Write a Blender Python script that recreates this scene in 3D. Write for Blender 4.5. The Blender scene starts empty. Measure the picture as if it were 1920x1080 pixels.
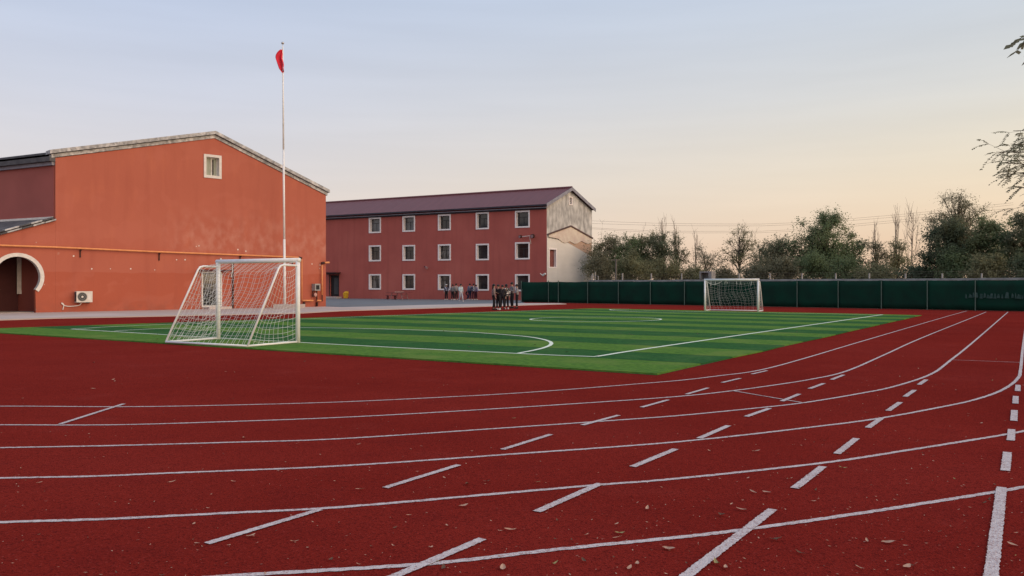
import bpy, bmesh, math, random
import numpy as np
from mathutils import Vector, Matrix

# ------------------------------------------------------------------ camera, sky, sun, exposure
F, HZ, EYE = 1550.0, 535.0, 1.55          # focal length in photo pixels, horizon row, eye height
scn = bpy.context.scene
col = scn.collection
cam_d = bpy.data.cameras.new('camera'); cam = bpy.data.objects.new('camera', cam_d); col.objects.link(cam)
cam.location = (0, 0, EYE); cam.rotation_euler = (math.radians(90), 0, 0)
cam_d.sensor_width = 36.0; cam_d.lens = 36.0 * F / 1920.0
cam_d.shift_y = -(HZ - 540.0) / 1920.0 * -1.0
cam_d.clip_end = 4000.0
scn.camera = cam

SUN_AZ, SUN_EL = math.radians(118.0), math.radians(12.0)     # clockwise from +Y
sun_dir = Vector((math.sin(SUN_AZ) * math.cos(SUN_EL), math.cos(SUN_AZ) * math.cos(SUN_EL), math.sin(SUN_EL)))
world = bpy.data.worlds.new('World'); scn.world = world; world.use_nodes = True
wn = world.node_tree; wn.nodes.clear()
w_out = wn.nodes.new('ShaderNodeOutputWorld'); w_bg = wn.nodes.new('ShaderNodeBackground')
w_sky = wn.nodes.new('ShaderNodeTexSky'); w_sky.sky_type = 'NISHITA'; w_sky.sun_disc = False
w_sky.sun_elevation = SUN_EL; w_sky.sun_rotation = SUN_AZ
w_sky.air_density = 1.0; w_sky.dust_density = 2.0; w_sky.ozone_density = 1.5
# evening sky: warm band along the horizon, strongest around the sun, grey-blue overhead
w_geo = wn.nodes.new('ShaderNodeTexCoord')
w_sep = wn.nodes.new('ShaderNodeSeparateXYZ'); wn.links.new(w_geo.outputs['Generated'], w_sep.inputs[0])
def w_ramp(stops):
    r = wn.nodes.new('ShaderNodeValToRGB'); wn.links.new(w_sep.outputs['Z'], r.inputs[0])
    r.color_ramp.interpolation = 'B_SPLINE'
    while len(r.color_ramp.elements) < len(stops): r.color_ramp.elements.new(0.5)
    for e, (p, c) in zip(r.color_ramp.elements, stops): e.position = p; e.color = (*c, 1)
    return r
SK = 7.2
warm = w_ramp([(0.0, (.86, .54, .34)), (.06, (.88, .63, .41)), (.13, (.89, .76, .54)), (.21, (.73, .715, .66)), (.33, (.55, .62, .71)), (.6, (.54, .63, .80)), (1.0, (.56, .66, .84))])
cool = w_ramp([(0.0, (.82, .60, .49)), (.06, (.79, .67, .60)), (.13, (.71, .66, .67)), (.21, (.62, .63, .71)), (.33, (.50, .58, .75)), (.6, (.50, .60, .80)), (1.0, (.56, .66, .84))])
w_mp = wn.nodes.new('ShaderNodeMapping'); w_mp.inputs['Scale'].default_value = (1.2, 1.2, 14); wn.links.new(w_geo.outputs['Generated'], w_mp.inputs[0])
w_nz = wn.nodes.new('ShaderNodeTexNoise'); w_nz.inputs['Scale'].default_value = 2.2; w_nz.inputs['Detail'].default_value = 5; wn.links.new(w_mp.outputs[0], w_nz.inputs['Vector'])
w_nr = wn.nodes.new('ShaderNodeMapRange'); w_nr.inputs[1].default_value = .35; w_nr.inputs[2].default_value = .7; w_nr.inputs[3].default_value = SK * .972; w_nr.inputs[4].default_value = SK * 1.03; wn.links.new(w_nz.outputs[0], w_nr.inputs[0])
w_dot = wn.nodes.new('ShaderNodeVectorMath'); w_dot.operation = 'DOT_PRODUCT'
w_dot.inputs[1].default_value = (math.sin(math.radians(84)), math.cos(math.radians(84)), 0)
wn.links.new(w_geo.outputs['Generated'], w_dot.inputs[0])
w_map = wn.nodes.new('ShaderNodeMapRange'); w_map.inputs[1].default_value = -0.25; w_map.inputs[2].default_value = 0.75
wn.links.new(w_dot.outputs['Value'], w_map.inputs[0])
w_mix = wn.nodes.new('ShaderNodeMix'); w_mix.data_type = 'RGBA'
wn.links.new(w_map.outputs[0], w_mix.inputs[0]); wn.links.new(cool.outputs[0], w_mix.inputs[6]); wn.links.new(warm.outputs[0], w_mix.inputs[7])
w_scl = wn.nodes.new('ShaderNodeVectorMath'); w_scl.operation = 'SCALE'; w_scl.inputs['Scale'].default_value = SK
wn.links.new(w_mix.outputs[2], w_scl.inputs[0]); wn.links.new(w_nr.outputs[0], w_scl.inputs['Scale'])
w_fin = wn.nodes.new('ShaderNodeMix'); w_fin.data_type = 'RGBA'; w_fin.inputs[0].default_value = 0.9
wn.links.new(w_sky.outputs[0], w_fin.inputs[6]); wn.links.new(w_scl.outputs[0], w_fin.inputs[7])
wn.links.new(w_fin.outputs[2], w_bg.inputs[0]); w_bg.inputs[1].default_value = 0.15
wn.links.new(w_bg.outputs[0], w_out.inputs[0])

sun_d = bpy.data.lights.new('sun', 'SUN'); sun_d.energy = 2.8; sun_d.angle = math.radians(75); sun_d.color = (1.0, .70, .45)
sun = bpy.data.objects.new('sun', sun_d); col.objects.link(sun); sun.location = (60, 30, 40)
sun.rotation_euler = (-sun_dir).to_track_quat('-Z', 'Y').to_euler()
scn.view_settings.view_transform = 'Standard'; scn.view_settings.look = 'None'
scn.view_settings.exposure = 0.0; scn.view_settings.gamma = 1.0
scn.view_settings.use_curve_mapping = False

# ------------------------------------------------------------------ helpers
rng = random.Random(7)
def G(px, py):                              # a point of the level ground seen at that pixel of the photograph
    d = F * EYE / (py - HZ); return Vector(((px - 960.0) / F * d, d))
def at(px, d): return Vector(((px - 960.0) / F * d, d))
def zz(py, d): return EYE + (HZ - py) / F * d

def mat(name, c1, c2=None, scale=4.0, rough=.8, detail=6.0, bump=0.0, bscale=None, c3=None, s3=.3, w3=.5, spec=.3, metal=0.0, stretch=None, lo=.35, hi=.65, streak=None):
    m = bpy.data.materials.new(name); m.use_nodes = True
    nt = m.node_tree; b = nt.nodes['Principled BSDF']
    b.inputs['Roughness'].default_value = rough; b.inputs['Specular IOR Level'].default_value = spec; b.inputs['Metallic'].default_value = metal
    tc = nt.nodes.new('ShaderNodeTexCoord'); vec = tc.outputs['Object']
    if stretch:
        mp = nt.nodes.new('ShaderNodeMapping'); mp.inputs['Scale'].default_value = stretch
        nt.links.new(vec, mp.inputs[0]); vec = mp.outputs[0]
    out = None
    def noise(sc, det=detail):
        n = nt.nodes.new('ShaderNodeTexNoise'); n.inputs['Scale'].default_value = sc; n.inputs['Detail'].default_value = det
        nt.links.new(vec, n.inputs['Vector']); return n
    def ramp(n, a, b_):
        r = nt.nodes.new('ShaderNodeMapRange'); r.inputs[1].default_value = a; r.inputs[2].default_value = b_
        nt.links.new(n.outputs[0], r.inputs[0]); return r
    def mix(fac, A, B):
        x = nt.nodes.new('ShaderNodeMix'); x.data_type = 'RGBA'
        nt.links.new(fac, x.inputs[0])
        for i, v in ((6, A), (7, B)):
            if isinstance(v, tuple): x.inputs[i].default_value = (*v, 1)
            else: nt.links.new(v, x.inputs[i])
        return x.outputs[2]
    if c2 is None: c2 = tuple(v * .85 for v in c1)
    out = mix(ramp(noise(scale), lo, hi).outputs[0], c1, c2)
    if c3 is not None:
        out = mix(ramp(noise(s3), w3, w3 + .2).outputs[0], out, c3)
    if streak is not None:
        sm = nt.nodes.new('ShaderNodeMapping'); sm.inputs['Scale'].default_value = (1.3, 1.3, .10); nt.links.new(tc.outputs['Object'], sm.inputs[0])
        sn = nt.nodes.new('ShaderNodeTexNoise'); sn.inputs['Scale'].default_value = 1.6; sn.inputs['Detail'].default_value = 8; nt.links.new(sm.outputs[0], sn.inputs['Vector'])
        rr_ = ramp(sn, .5, .78); rr_.inputs[4].default_value = .7; out = mix(rr_.outputs[0], out, streak)
    nt.links.new(out, b.inputs['Base Color'])
    if bump:
        bn = noise(bscale or scale * 4); bp = nt.nodes.new('ShaderNodeBump'); bp.inputs['Strength'].default_value = bump; bp.inputs['Distance'].default_value = .02
        nt.links.new(bn.outputs[0], bp.inputs['Height']); nt.links.new(bp.outputs[0], b.inputs['Normal'])
    m['mix'] = 1
    return m

M = {}
M['ground'] = mat('ground', (.10, .085, .065), (.07, .06, .045), .5, .95)
M['court'] = mat('court_asphalt', (.17, .185, .20), (.14, .155, .17), .6, .9, c3=(.17, .17, .17), s3=.15)
M['path'] = mat('path_concrete', (.50, .42, .375), (.43, .36, .32), .8, .9, c3=(.54, .46, .42), s3=.2)
M['turf_light'] = mat('turf_light', (.118, .238, .038), (.066, .160, .030), 9, .95, bump=1.0, bscale=60, c3=(.150, .228, .052), s3=.7, streak=(.085, .19, .032), spec=.04)
M['turf_dark'] = mat('turf_dark', (.040, .140, .034), (.022, .090, .028), 9, .95, bump=1.0, bscale=60, c3=(.062, .145, .042), s3=.7, streak=(.03, .105, .03), spec=.04)
M['turf_paint'] = mat('turf_paint', (.80, .84, .70), (.66, .74, .58), 25, .85)
M['track_paint'] = None
M['white_metal'] = mat('white_metal', (.86, .87, .86), (.78, .78, .76), 6, .45, c3=(.66, .64, .60), s3=3, w3=.62)
M['net'] = mat('net_cord', (.78, .78, .74), None, 10, .8)
M['steel'] = mat('steel', (.55, .55, .55), None, 6, .4, metal=.6)
M['flag'] = mat('flag_red', (.75, .03, .06), (.62, .022, .045), 3, .75)
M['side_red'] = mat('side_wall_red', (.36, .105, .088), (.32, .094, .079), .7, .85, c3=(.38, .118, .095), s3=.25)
M['fac_red'] = mat('facade_red', (.43, .108, .086), (.39, .096, .077), .5, .85, c3=(.46, .125, .098), s3=.18, bump=.15, bscale=12, streak=(.33, .082, .066))
M['coping'] = mat('weathered_coping', (.48, .48, .47), (.24, .24, .24), 4.5, .9, c3=(.70, .69, .67), s3=2.6, w3=.53, bump=.4, bscale=14)
M['coping_dark'] = mat('dark_coping', (.075, .075, .082), (.12, .12, .125), 2.5, .9, bump=.3)
M['white_trim'] = mat('white_trim', (.88, .81, .78), (.82, .75, .72), 3, .7)
M['white_plain'] = mat('white_plain', (.72, .69, .64), (.62, .59, .55), 5, .6)
M['sash'] = mat('dark_sash', (.035, .032, .032), None, 5, .5)
M['glass'] = mat('window_glass', (.02, .022, .024), (.06, .06, .058), .9, .06, spec=.6, lo=.45, hi=.75)
M['glass_sky_tint'] = mat('window_glass_sky_tint', (.12, .125, .13), (.06, .06, .065), .9, .08, spec=.6, lo=.4, hi=.7)  # top-row panes: sky reflection painted in as a lighter base colour
M['glass_warm'] = mat('window_glass_warm', (.05, .035, .03), (.015, .014, .014), 1.5, .07, spec=.6)
M['glass_sky_tint2'] = mat('window_glass_curtained', (.02, .022, .024), (.17, .16, .15), 1.1, .07, spec=.6, stretch=(2.5, 1, .5), lo=.5, hi=.56)
M['curtain'] = mat('curtain', (.38, .40, .33), (.28, .30, .24), 3, .8, stretch=(6, 1, .4))
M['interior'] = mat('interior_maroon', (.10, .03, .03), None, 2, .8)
M['dark'] = mat('dark', (.02, .018, .018), None, 5, .7)
M['roof'] = mat('purple_roof', (.165, .058, .062), (.142, .050, .054), 1.2, .55, stretch=(3, .3, .3))
M['gutter'] = mat('gutter', (.03, .025, .035), (.05, .04, .055), 3, .5)
M['verge'] = mat('verge_metal', (.27, .27, .31), (.20, .20, .24), 2, .6)
M['gas'] = mat('gas_pipe', (.78, .33, .13), (.68, .27, .10), 4, .6)
M['bracket'] = mat('bracket', (.05, .018, .015), None, 5, .7)
M['meter'] = mat('meter_grey', (.34, .33, .31), None, 5, .6)
M['red_valve'] = mat('valve', (.6, .35, .3), None, 5, .6)
M['ac_white'] = mat('ac_white', (.68, .64, .58), (.58, .54, .48), 5, .6)
M['ac_dark'] = mat('ac_dark', (.06, .06, .06), None, 5, .6)
M['plaster_grey'] = mat('old_plaster', (.53, .52, .50), (.28, .275, .265), 1.6, .95, c3=(.66, .645, .61), s3=.7, w3=.5, bump=.4, bscale=8, stretch=(1.6, 1, .7))
M['plaster_beige'] = mat('beige_paint', (.70, .66, .60), (.63, .595, .54), .9, .9, c3=(.54, .51, .47), s3=.5, w3=.58, stretch=(.5, 1, 1.4))
M['plaster_rough'] = mat('rough_plaster', (.66, .58, .48), (.58, .48, .40), 1.6, .95, c3=(.56, .44, .38), s3=.9, bump=.5, bscale=9)
M['brickish'] = mat('bare_brick', (.50, .31, .22), (.57, .41, .30), 5, .95, stretch=(1, 1, 3), bump=.6, bscale=14)
M['scar'] = mat('roof_scar', (.13, .075, .07), (.09, .06, .055), 3, .9)
M['shutter'] = mat('maroon_shutter', (.22, .075, .065), None, 3, .7)
M['fence'] = mat('green_screen', (.006, .042, .026), (.008, .030, .021), 1.1, .8, bump=.3, bscale=4, spec=.08)
M['fence_post'] = mat('fence_post', (.075, .125, .105), None, 4, .6)
M['faded'] = mat('faded_paint', (.05, .095, .085), (.02, .055, .045), 5, .9)
M['concrete'] = mat('concrete', (.34, .33, .32), (.24, .23, .22), 2, .9)
M['pale_post'] = mat('pale_post', (.42, .39, .35), None, 4, .8)
M['wire'] = mat('wire', (.24, .18, .15), None, 4, .7)
M['pole_wood'] = mat('pole_concrete', (.15, .13, .11), None, 4, .9)
M['bark'] = mat('bark', (.10, .075, .055), (.07, .052, .04), 6, .95)
M['bark_pale'] = mat('bark_pale', (.34, .26, .19), (.26, .20, .15), 6, .95)
M['yellow'] = mat('yellow_plastic', (.60, .33, .02), None, 5, .6)
M['pp_red'] = mat('table_red', (.22, .06, .06), None, 5, .6)
M['pp_leg'] = mat('table_leg', (.35, .22, .22), None, 5, .6)
M['skin'] = mat('skin', (.38, .22, .16), None, 8, .6)
M['hair'] = mat('hair', (.012, .010, .010), None, 8, .5)
M['shoe'] = mat('shoe_white', (.52, .50, .49), None, 8, .6)
for k, c in dict(black=(.014, .013, .016), charcoal=(.03, .028, .032), navy=(.02, .025, .06), grey=(.20, .19, .20), lightgrey=(.31, .29, .29), beige=(.28, .21, .19),
                 paleblue=(.50, .62, .66), palepants=(.48, .48, .52), denim=(.13, .15, .24), lilac=(.28, .24, .38), maroon=(.06, .015, .025), white=(.74, .72, .70)).items():
    M['c_' + k] = mat('cloth_' + k, c, tuple(v * .7 for v in c), 5, .9)
M['c_pattern'] = mat('cloth_pattern', (.70, .70, .68), (.03, .03, .03), 6, .9, stretch=(1, 1, 2.2), lo=.47, hi=.52)
M['c_stripe'] = mat('cloth_stripe', (.03, .03, .06), (.5, .5, .55), 6, .9, stretch=(2, 2, .6), lo=.5, hi=.56)
def leafmat(n, a, b, c):
    m = mat(n, a, b, .7, .75, detail=3, c3=c, s3=.35, w3=.5, spec=.2); nt = m.node_tree      # leaves let some light through
    pb = nt.nodes['Principled BSDF']; tr = nt.nodes.new('ShaderNodeBsdfTranslucent'); mx = nt.nodes.new('ShaderNodeMixShader'); mx.inputs[0].default_value = .55
    nt.links.new(pb.inputs['Base Color'].links[0].from_socket, tr.inputs[0]); nt.links.new(pb.outputs[0], mx.inputs[1]); nt.links.new(tr.outputs[0], mx.inputs[2])
    nt.links.new(mx.outputs[0], nt.nodes['Material Output'].inputs[0]); return m
M['leaf_green'] = leafmat('leaf_green', (.215, .265, .125), (.150, .195, .100), (.26, .255, .125))
M['leaf_dark'] = leafmat('leaf_dark', (.160, .190, .108), (.115, .145, .088), (.195, .175, .105))
M['leaf_brown'] = leafmat('leaf_brown', (.265, .245, .150), (.205, .195, .122), (.23, .25, .13))
M['leaf_olive'] = leafmat('leaf_olive', (.295, .280, .150), (.225, .220, .120), (.30, .26, .15))
M['leaf_near'] = leafmat('leaf_near', (.26, .27, .17), (.20, .215, .14), (.33, .29, .18))
M['dry_tan'] = mat('dry_leaf_tan', (.50, .31, .22), (.26, .14, .09), 30, .8)
M['dry_brown'] = mat('dry_leaf_brown', (.13, .065, .035), (.09, .045, .03), 30, .8)
M['dry_olive'] = mat('dry_leaf_olive', (.30, .25, .10), (.20, .17, .08), 30, .8)

def track_mat():
    m = bpy.data.materials.new('track_rubber'); m.use_nodes = True; nt = m.node_tree; b = nt.nodes['Principled BSDF']
    tc = nt.nodes.new('ShaderNodeTexCoord'); L = nt.links.new
    def noise(s, d=4):
        n = nt.nodes.new('ShaderNodeTexNoise'); n.inputs['Scale'].default_value = s; n.inputs['Detail'].default_value = d; L(tc.outputs['Object'], n.inputs[0]); return n
    def rng_(n, a, c, o0=0., o1=1.):
        r = nt.nodes.new('ShaderNodeMapRange'); r.inputs[1].default_value = a; r.inputs[2].default_value = c; r.inputs[3].default_value = o0; r.inputs[4].default_value = o1; L(n.outputs[0], r.inputs[0]); return r
    def mix(f, A, B):
        x = nt.nodes.new('ShaderNodeMix'); x.data_type = 'RGBA'; L(f, x.inputs[0])
        for i, v in ((6, A), (7, B)):
            if isinstance(v, tuple): x.inputs[i].default_value = (*v, 1)
            else: L(v, x.inputs[i])
        return x.outputs[2]
    c = mix(rng_(noise(.35, 5), .35, .65).outputs[0], (.146, .0110, .0080), (.184, .0165, .0120))
    c = mix(rng_(noise(2.2, 6), .52, .75, 0, .5).outputs[0], c, (.112, .0085, .0085))
    c = mix(rng_(noise(.9, 9), .60, .78, 0, .45).outputs[0], c, (.225, .036, .030))
    c = mix(rng_(noise(.16, 3), .50, .72, 0, .45).outputs[0], c, (.190, .022, .018))
    mp = nt.nodes.new('ShaderNodeMapping'); mp.inputs['Scale'].default_value = (.25, 1.6, 1); L(tc.outputs['Object'], mp.inputs[0])
    sc_ = nt.nodes.new('ShaderNodeTexNoise'); sc_.inputs['Scale'].default_value = 2.4; sc_.inputs['Detail'].default_value = 10; L(mp.outputs[0], sc_.inputs[0])
    c = mix(rng_(sc_, .60, .80, 0, .5).outputs[0], c, (.090, .0085, .0085))
    vo = nt.nodes.new('ShaderNodeTexVoronoi'); vo.inputs['Scale'].default_value = 85; L(tc.outputs['Object'], vo.inputs[0])
    sep = nt.nodes.new('ShaderNodeSeparateColor'); L(vo.outputs['Color'], sep.inputs[0])
    r1 = nt.nodes.new('ShaderNodeMapRange'); r1.inputs[1].default_value = .6; r1.inputs[2].default_value = 1; r1.inputs[4].default_value = .9; L(sep.outputs[0], r1.inputs[0])
    c = mix(r1.outputs[0], c, (.058, .0045, .005))
    r2 = nt.nodes.new('ShaderNodeMapRange'); r2.inputs[1].default_value = .9; r2.inputs[2].default_value = 1; r2.inputs[4].default_value = .5; L(sep.outputs[1], r2.inputs[0])
    c = mix(r2.outputs[0], c, (.25, .034, .030))
    L(c, b.inputs['Base Color']); b.inputs['Roughness'].default_value = .9; b.inputs['Specular IOR Level'].default_value = .0
    b.inputs['Sheen Weight'].default_value = .095; b.inputs['Sheen Roughness'].default_value = .55; b.inputs['Sheen Tint'].default_value = (1, .17, .14, 1)
    bp = nt.nodes.new('ShaderNodeBump'); bp.inputs['Strength'].default_value = .7; bp.inputs['Distance'].default_value = .008
    L(vo.outputs['Distance'], bp.inputs['Height']); L(bp.outputs[0], b.inputs['Normal'])
    return m
M['track'] = track_mat()
def paint_mat():                             # line paint sprayed over rubber granules: grain shows through
    m = mat('track_paint', (.60, .54, .53), (.48, .41, .405), 30, .85); nt = m.node_tree; b = nt.nodes['Principled BSDF']; L = nt.links.new
    src = b.inputs['Base Color'].links[0].from_socket; tc = nt.nodes.new('ShaderNodeTexCoord')
    vo = nt.nodes.new('ShaderNodeTexVoronoi'); vo.inputs['Scale'].default_value = 95; L(tc.outputs['Object'], vo.inputs[0])
    sp = nt.nodes.new('ShaderNodeSeparateColor'); L(vo.outputs['Color'], sp.inputs[0])
    wr = nt.nodes.new('ShaderNodeTexNoise'); wr.inputs['Scale'].default_value = 1.6; wr.inputs['Detail'].default_value = 6; L(tc.outputs['Object'], wr.inputs[0])
    th = nt.nodes.new('ShaderNodeMapRange'); th.inputs[1].default_value = .35; th.inputs[2].default_value = .7; th.inputs[3].default_value = .95; th.inputs[4].default_value = .60; L(wr.outputs[0], th.inputs[0])
    gt = nt.nodes.new('ShaderNodeMath'); gt.operation = 'GREATER_THAN'; L(sp.outputs[0], gt.inputs[0]); L(th.outputs[0], gt.inputs[1])
    sc = nt.nodes.new('ShaderNodeMath'); sc.operation = 'MULTIPLY'; sc.inputs[1].default_value = .6; L(gt.outputs[0], sc.inputs[0])
    x = nt.nodes.new('ShaderNodeMix'); x.data_type = 'RGBA'; L(sc.outputs[0], x.inputs[0]); L(src, x.inputs[6]); x.inputs[7].default_value = (.24, .10, .095, 1); L(x.outputs[2], b.inputs['Base Color'])
    bp = nt.nodes.new('ShaderNodeBump'); bp.inputs['Strength'].default_value = .7; bp.inputs['Distance'].default_value = .006; L(vo.outputs['Distance'], bp.inputs['Height']); L(bp.outputs[0], b.inputs['Normal'])
    return m
M['track_paint'] = paint_mat()

def wall_mat():                              # painted gable wall: repainted lower band, chalky bloom half way up
    m = bpy.data.materials.new('gable_red'); m.use_nodes = True; nt = m.node_tree; b = nt.nodes['Principled BSDF']
    tc = nt.nodes.new('ShaderNodeTexCoord'); L = nt.links.new
    sep = nt.nodes.new('ShaderNodeSeparateXYZ'); L(tc.outputs['Object'], sep.inputs[0])
    def noise(s, d=5, st=None):
        n = nt.nodes.new('ShaderNodeTexNoise'); n.inputs['Scale'].default_value = s; n.inputs['Detail'].default_value = d
        if st:
            mp = nt.nodes.new('ShaderNodeMapping'); mp.inputs['Scale'].default_value = st; L(tc.outputs['Object'], mp.inputs[0]); L(mp.outputs[0], n.inputs[0])
        else: L(tc.outputs['Object'], n.inputs[0])
        return n.outputs[0]
    def rg(v, a, c, o0=0., o1=1.):
        r = nt.nodes.new('ShaderNodeMapRange'); r.inputs[1].default_value = a; r.inputs[2].default_value = c; r.inputs[3].default_value = o0; r.inputs[4].default_value = o1; L(v, r.inputs[0]); return r.outputs[0]
    def mul(a, c):
        x = nt.nodes.new('ShaderNodeMath'); x.operation = 'MULTIPLY'; L(a, x.inputs[0]); L(c, x.inputs[1]); return x.outputs[0]
    def add(a, c):
        x = nt.nodes.new('ShaderNodeMath'); x.operation = 'ADD'; L(a, x.inputs[0]); L(c, x.inputs[1]); return x.outputs[0]
    def mix(f, A, B):
        x = nt.nodes.new('ShaderNodeMix'); x.data_type = 'RGBA'; L(f, x.inputs[0])
        for i, v in ((6, A), (7, B)):
            if isinstance(v, tuple): x.inputs[i].default_value = (*v, 1)
            else: L(v, x.inputs[i])
        return x.outputs[2]
    c = mix(rg(noise(.35), .35, .65), (.432, .126, .080), (.410, .117, .074))
    c = mix(rg(noise(1.1, 6, (1, 1, .35)), .55, .75, 0, .35), c, (.53, .165, .09))
    zw = add(sep.outputs['Z'], rg(noise(.8), .3, .7, -.06, .06))
    c = mix(rg(zw, 2.28, 2.34, .75, 0.), c, (.39, .092, .050))                  # repainted band
    bloom = mul(mul(rg(sep.outputs['Z'], 2.6, 4.2), rg(sep.outputs['Z'], 6.6, 4.6)), mul(rg(sep.outputs['X'], 5.6, 7.6), rg(noise(1.5, 11, (1.3, 1, .9)), .42, .80, 0, .62)))
    c = mix(bloom, c, (.58, .31, .24))
    peel = mul(rg(noise(2.6, 8), .66, .69), rg(sep.outputs['X'], .3, -.3))
    c = mix(peel, c, (.50, .36, .30))
    c = mix(rg(noise(1.4, 8, (1.2, 1.2, .12)), .52, .80, 0, .5), c, (.33, .085, .055))
    c = mix(mul(rg(noise(.55, 2), .50, .53), rg(noise(.22, 2, (1, 1, 2.5)), .48, .52, 0, .2)), c, (.48, .155, .105))
    c = mix(mul(rg(zw, .9, .1), rg(noise(2.2, 8), .35, .7, 0, .55)), c, (.25, .085, .06))
    L(c, b.inputs['Base Color']); b.inputs['Roughness'].default_value = .85; b.inputs['Specular IOR Level'].default_value = .25
    bp = nt.nodes.new('ShaderNodeBump'); bp.inputs['Strength'].default_value = .25; bp.inputs['Distance'].default_value = .02
    L(noise(7, 8), bp.inputs['Height']); L(bp.outputs[0], b.inputs['Normal'])
    return m
M['gable'] = wall_mat()

class MB:
    def __init__(s): s.v = []; s.f = []
    def add(s, vs, fs):
        o = len(s.v); s.v += [tuple(p) for p in vs]; s.f += [tuple(i + o for i in f) for f in fs]; return s
    def box(s, x0, x1, y0, y1, z0, z1):
        return s.add([(x0, y0, z0), (x1, y0, z0), (x1, y1, z0), (x0, y1, z0), (x0, y0, z1), (x1, y0, z1), (x1, y1, z1), (x0, y1, z1)],
                     [(3, 2, 1, 0), (4, 5, 6, 7), (0, 1, 5, 4), (1, 2, 6, 5), (2, 3, 7, 6), (3, 0, 4, 7)])
    def slab(s, pts, z0, z1):                 # upright prism on a ground outline (counter-clockwise)
        n = len(pts)
        return s.add([(p[0], p[1], z0) for p in pts] + [(p[0], p[1], z1) for p in pts],
                     [tuple(range(n - 1, -1, -1)), tuple(range(n, 2 * n))] + [(i, (i + 1) % n, n + (i + 1) % n, n + i) for i in range(n)])
    def prism(s, pts, y0, y1):                # outline in x,z (counter-clockwise seen from -y), depth along y
        n = len(pts)
        return s.add([(p[0], y0, p[1]) for p in pts] + [(p[0], y1, p[1]) for p in pts],
                     [tuple(range(n)), tuple(range(2 * n - 1, n - 1, -1))] + [((i + 1) % n, i, n + i, n + (i + 1) % n) for i in range(n)])
    def wall(s, p0, p1, z0, z1, a, b):        # box along p0-p1, from a to b to the left of that line
        p0 = Vector(p0[:2]); p1 = Vector(p1[:2]); d = (p1 - p0).normalized(); n = Vector((-d.y, d.x))
        return s.slab([p0 + n * a, p1 + n * a, p1 + n * b, p0 + n * b], z0, z1)
    def tube(s, pts, r, n=6, r1=None, cap=True):
        pts = [Vector(p) for p in pts]; k = len(pts); o = len(s.v); up = None
        for i, p in enumerate(pts):
            t = (pts[min(i + 1, k - 1)] - pts[max(i - 1, 0)]).normalized()
            if up is None: up = t.orthogonal().normalized()
            up = (up - t * up.dot(t)); up = up.normalized() if up.length > 1e-6 else t.orthogonal().normalized()
            w = t.cross(up); rr = r if r1 is None else r + (r1 - r) * i / (k - 1)
            if isinstance(rr, (list, tuple)): rr = rr[i]
            for j in range(n):
                a = 2 * math.pi * j / n; q = p + (up * math.cos(a) + w * math.sin(a)) * rr; s.v.append((q.x, q.y, q.z))
        for i in range(k - 1):
            for j in range(n):
                s.f.append((o + i * n + j, o + i * n + (j + 1) % n, o + (i + 1) * n + (j + 1) % n, o + (i + 1) * n + j))
        if cap: s.f.append(tuple(o + j for j in range(n - 1, -1, -1))); s.f.append(tuple(o + (k - 1) * n + j for j in range(n)))
        return s
    def ball(s, c, rx, ry, rz, nu=8, nv=6):
        vs = [(c[0], c[1], c[2] - rz)]; fs = []
        for i in range(1, nv):
            a = -math.pi / 2 + math.pi * i / nv
            for j in range(nu):
                b = 2 * math.pi * j / nu; vs.append((c[0] + rx * math.cos(a) * math.cos(b), c[1] + ry * math.cos(a) * math.sin(b), c[2] + rz * math.sin(a)))
        vs.append((c[0], c[1], c[2] + rz)); t = len(vs) - 1
        for j in range(nu):
            fs.append((0, 1 + (j + 1) % nu, 1 + j)); fs.append((t, 1 + (nv - 2) * nu + j, 1 + (nv - 2) * nu + (j + 1) % nu))
            for i in range(nv - 2): fs.append((1 + i * nu + j, 1 + i * nu + (j + 1) % nu, 1 + (i + 1) * nu + (j + 1) % nu, 1 + (i + 1) * nu + j))
        return s.add(vs, fs)
    def mesh(s, name, m):
        me = bpy.data.meshes.new(name); me.from_pydata(s.v, [], s.f); me.update(); me.materials.append(M[m] if isinstance(m, str) else m); return me
    def build(s, name, m, parent=None, loc=None, rz=0.0, smooth=False):
        return link(name, s.mesh(name, m), parent, loc, rz, smooth)
def link(name, me, parent=None, loc=None, rz=0.0, smooth=False):
    o = bpy.data.objects.new(name, me); col.objects.link(o)
    if smooth: me.polygons.foreach_set('use_smooth', [True] * len(me.polygons))
    o.parent = parent; o.location = loc or (0, 0, 0); o.rotation_euler = (0, 0, rz)
    return o
def tag(o, label=None, cat=None, group=None, kind=None):
    if label: o['label'] = label
    if cat: o['category'] = cat
    if group: o['group'] = group
    if kind: o['kind'] = kind
    return o
def thing(name, label, cat, loc, rz=0.0, group=None):
    o = bpy.data.objects.new(name, None); col.objects.link(o); o.location = loc; o.rotation_euler = (0, 0, rz); o.empty_display_size = .2
    return tag(o, label, cat, group)
def holed(outer, holes, y0, y1):              # flat wall in x,z with openings, from y0 to y1
    bm = bmesh.new(); edges = []
    for loop in [outer] + holes:
        vs = [bm.verts.new((p[0], y0, p[1])) for p in loop]
        edges += [bm.edges.new((vs[i], vs[(i + 1) % len(vs)])) for i in range(len(vs))]
    bmesh.ops.triangle_fill(bm, edges=edges, use_beauty=True, use_dissolve=False)
    r = bmesh.ops.extrude_face_region(bm, geom=bm.faces[:])
    bmesh.ops.translate(bm, vec=(0, y1 - y0, 0), verts=[e for e in r['geom'] if isinstance(e, bmesh.types.BMVert)])
    bmesh.ops.recalc_face_normals(bm, faces=bm.faces[:])
    me = bpy.data.meshes.new('wall'); bm.to_mesh(me); bm.free(); return me
def rect(a, b, c, d): return [(a, c), (b, c), (b, d), (a, d)]

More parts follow.
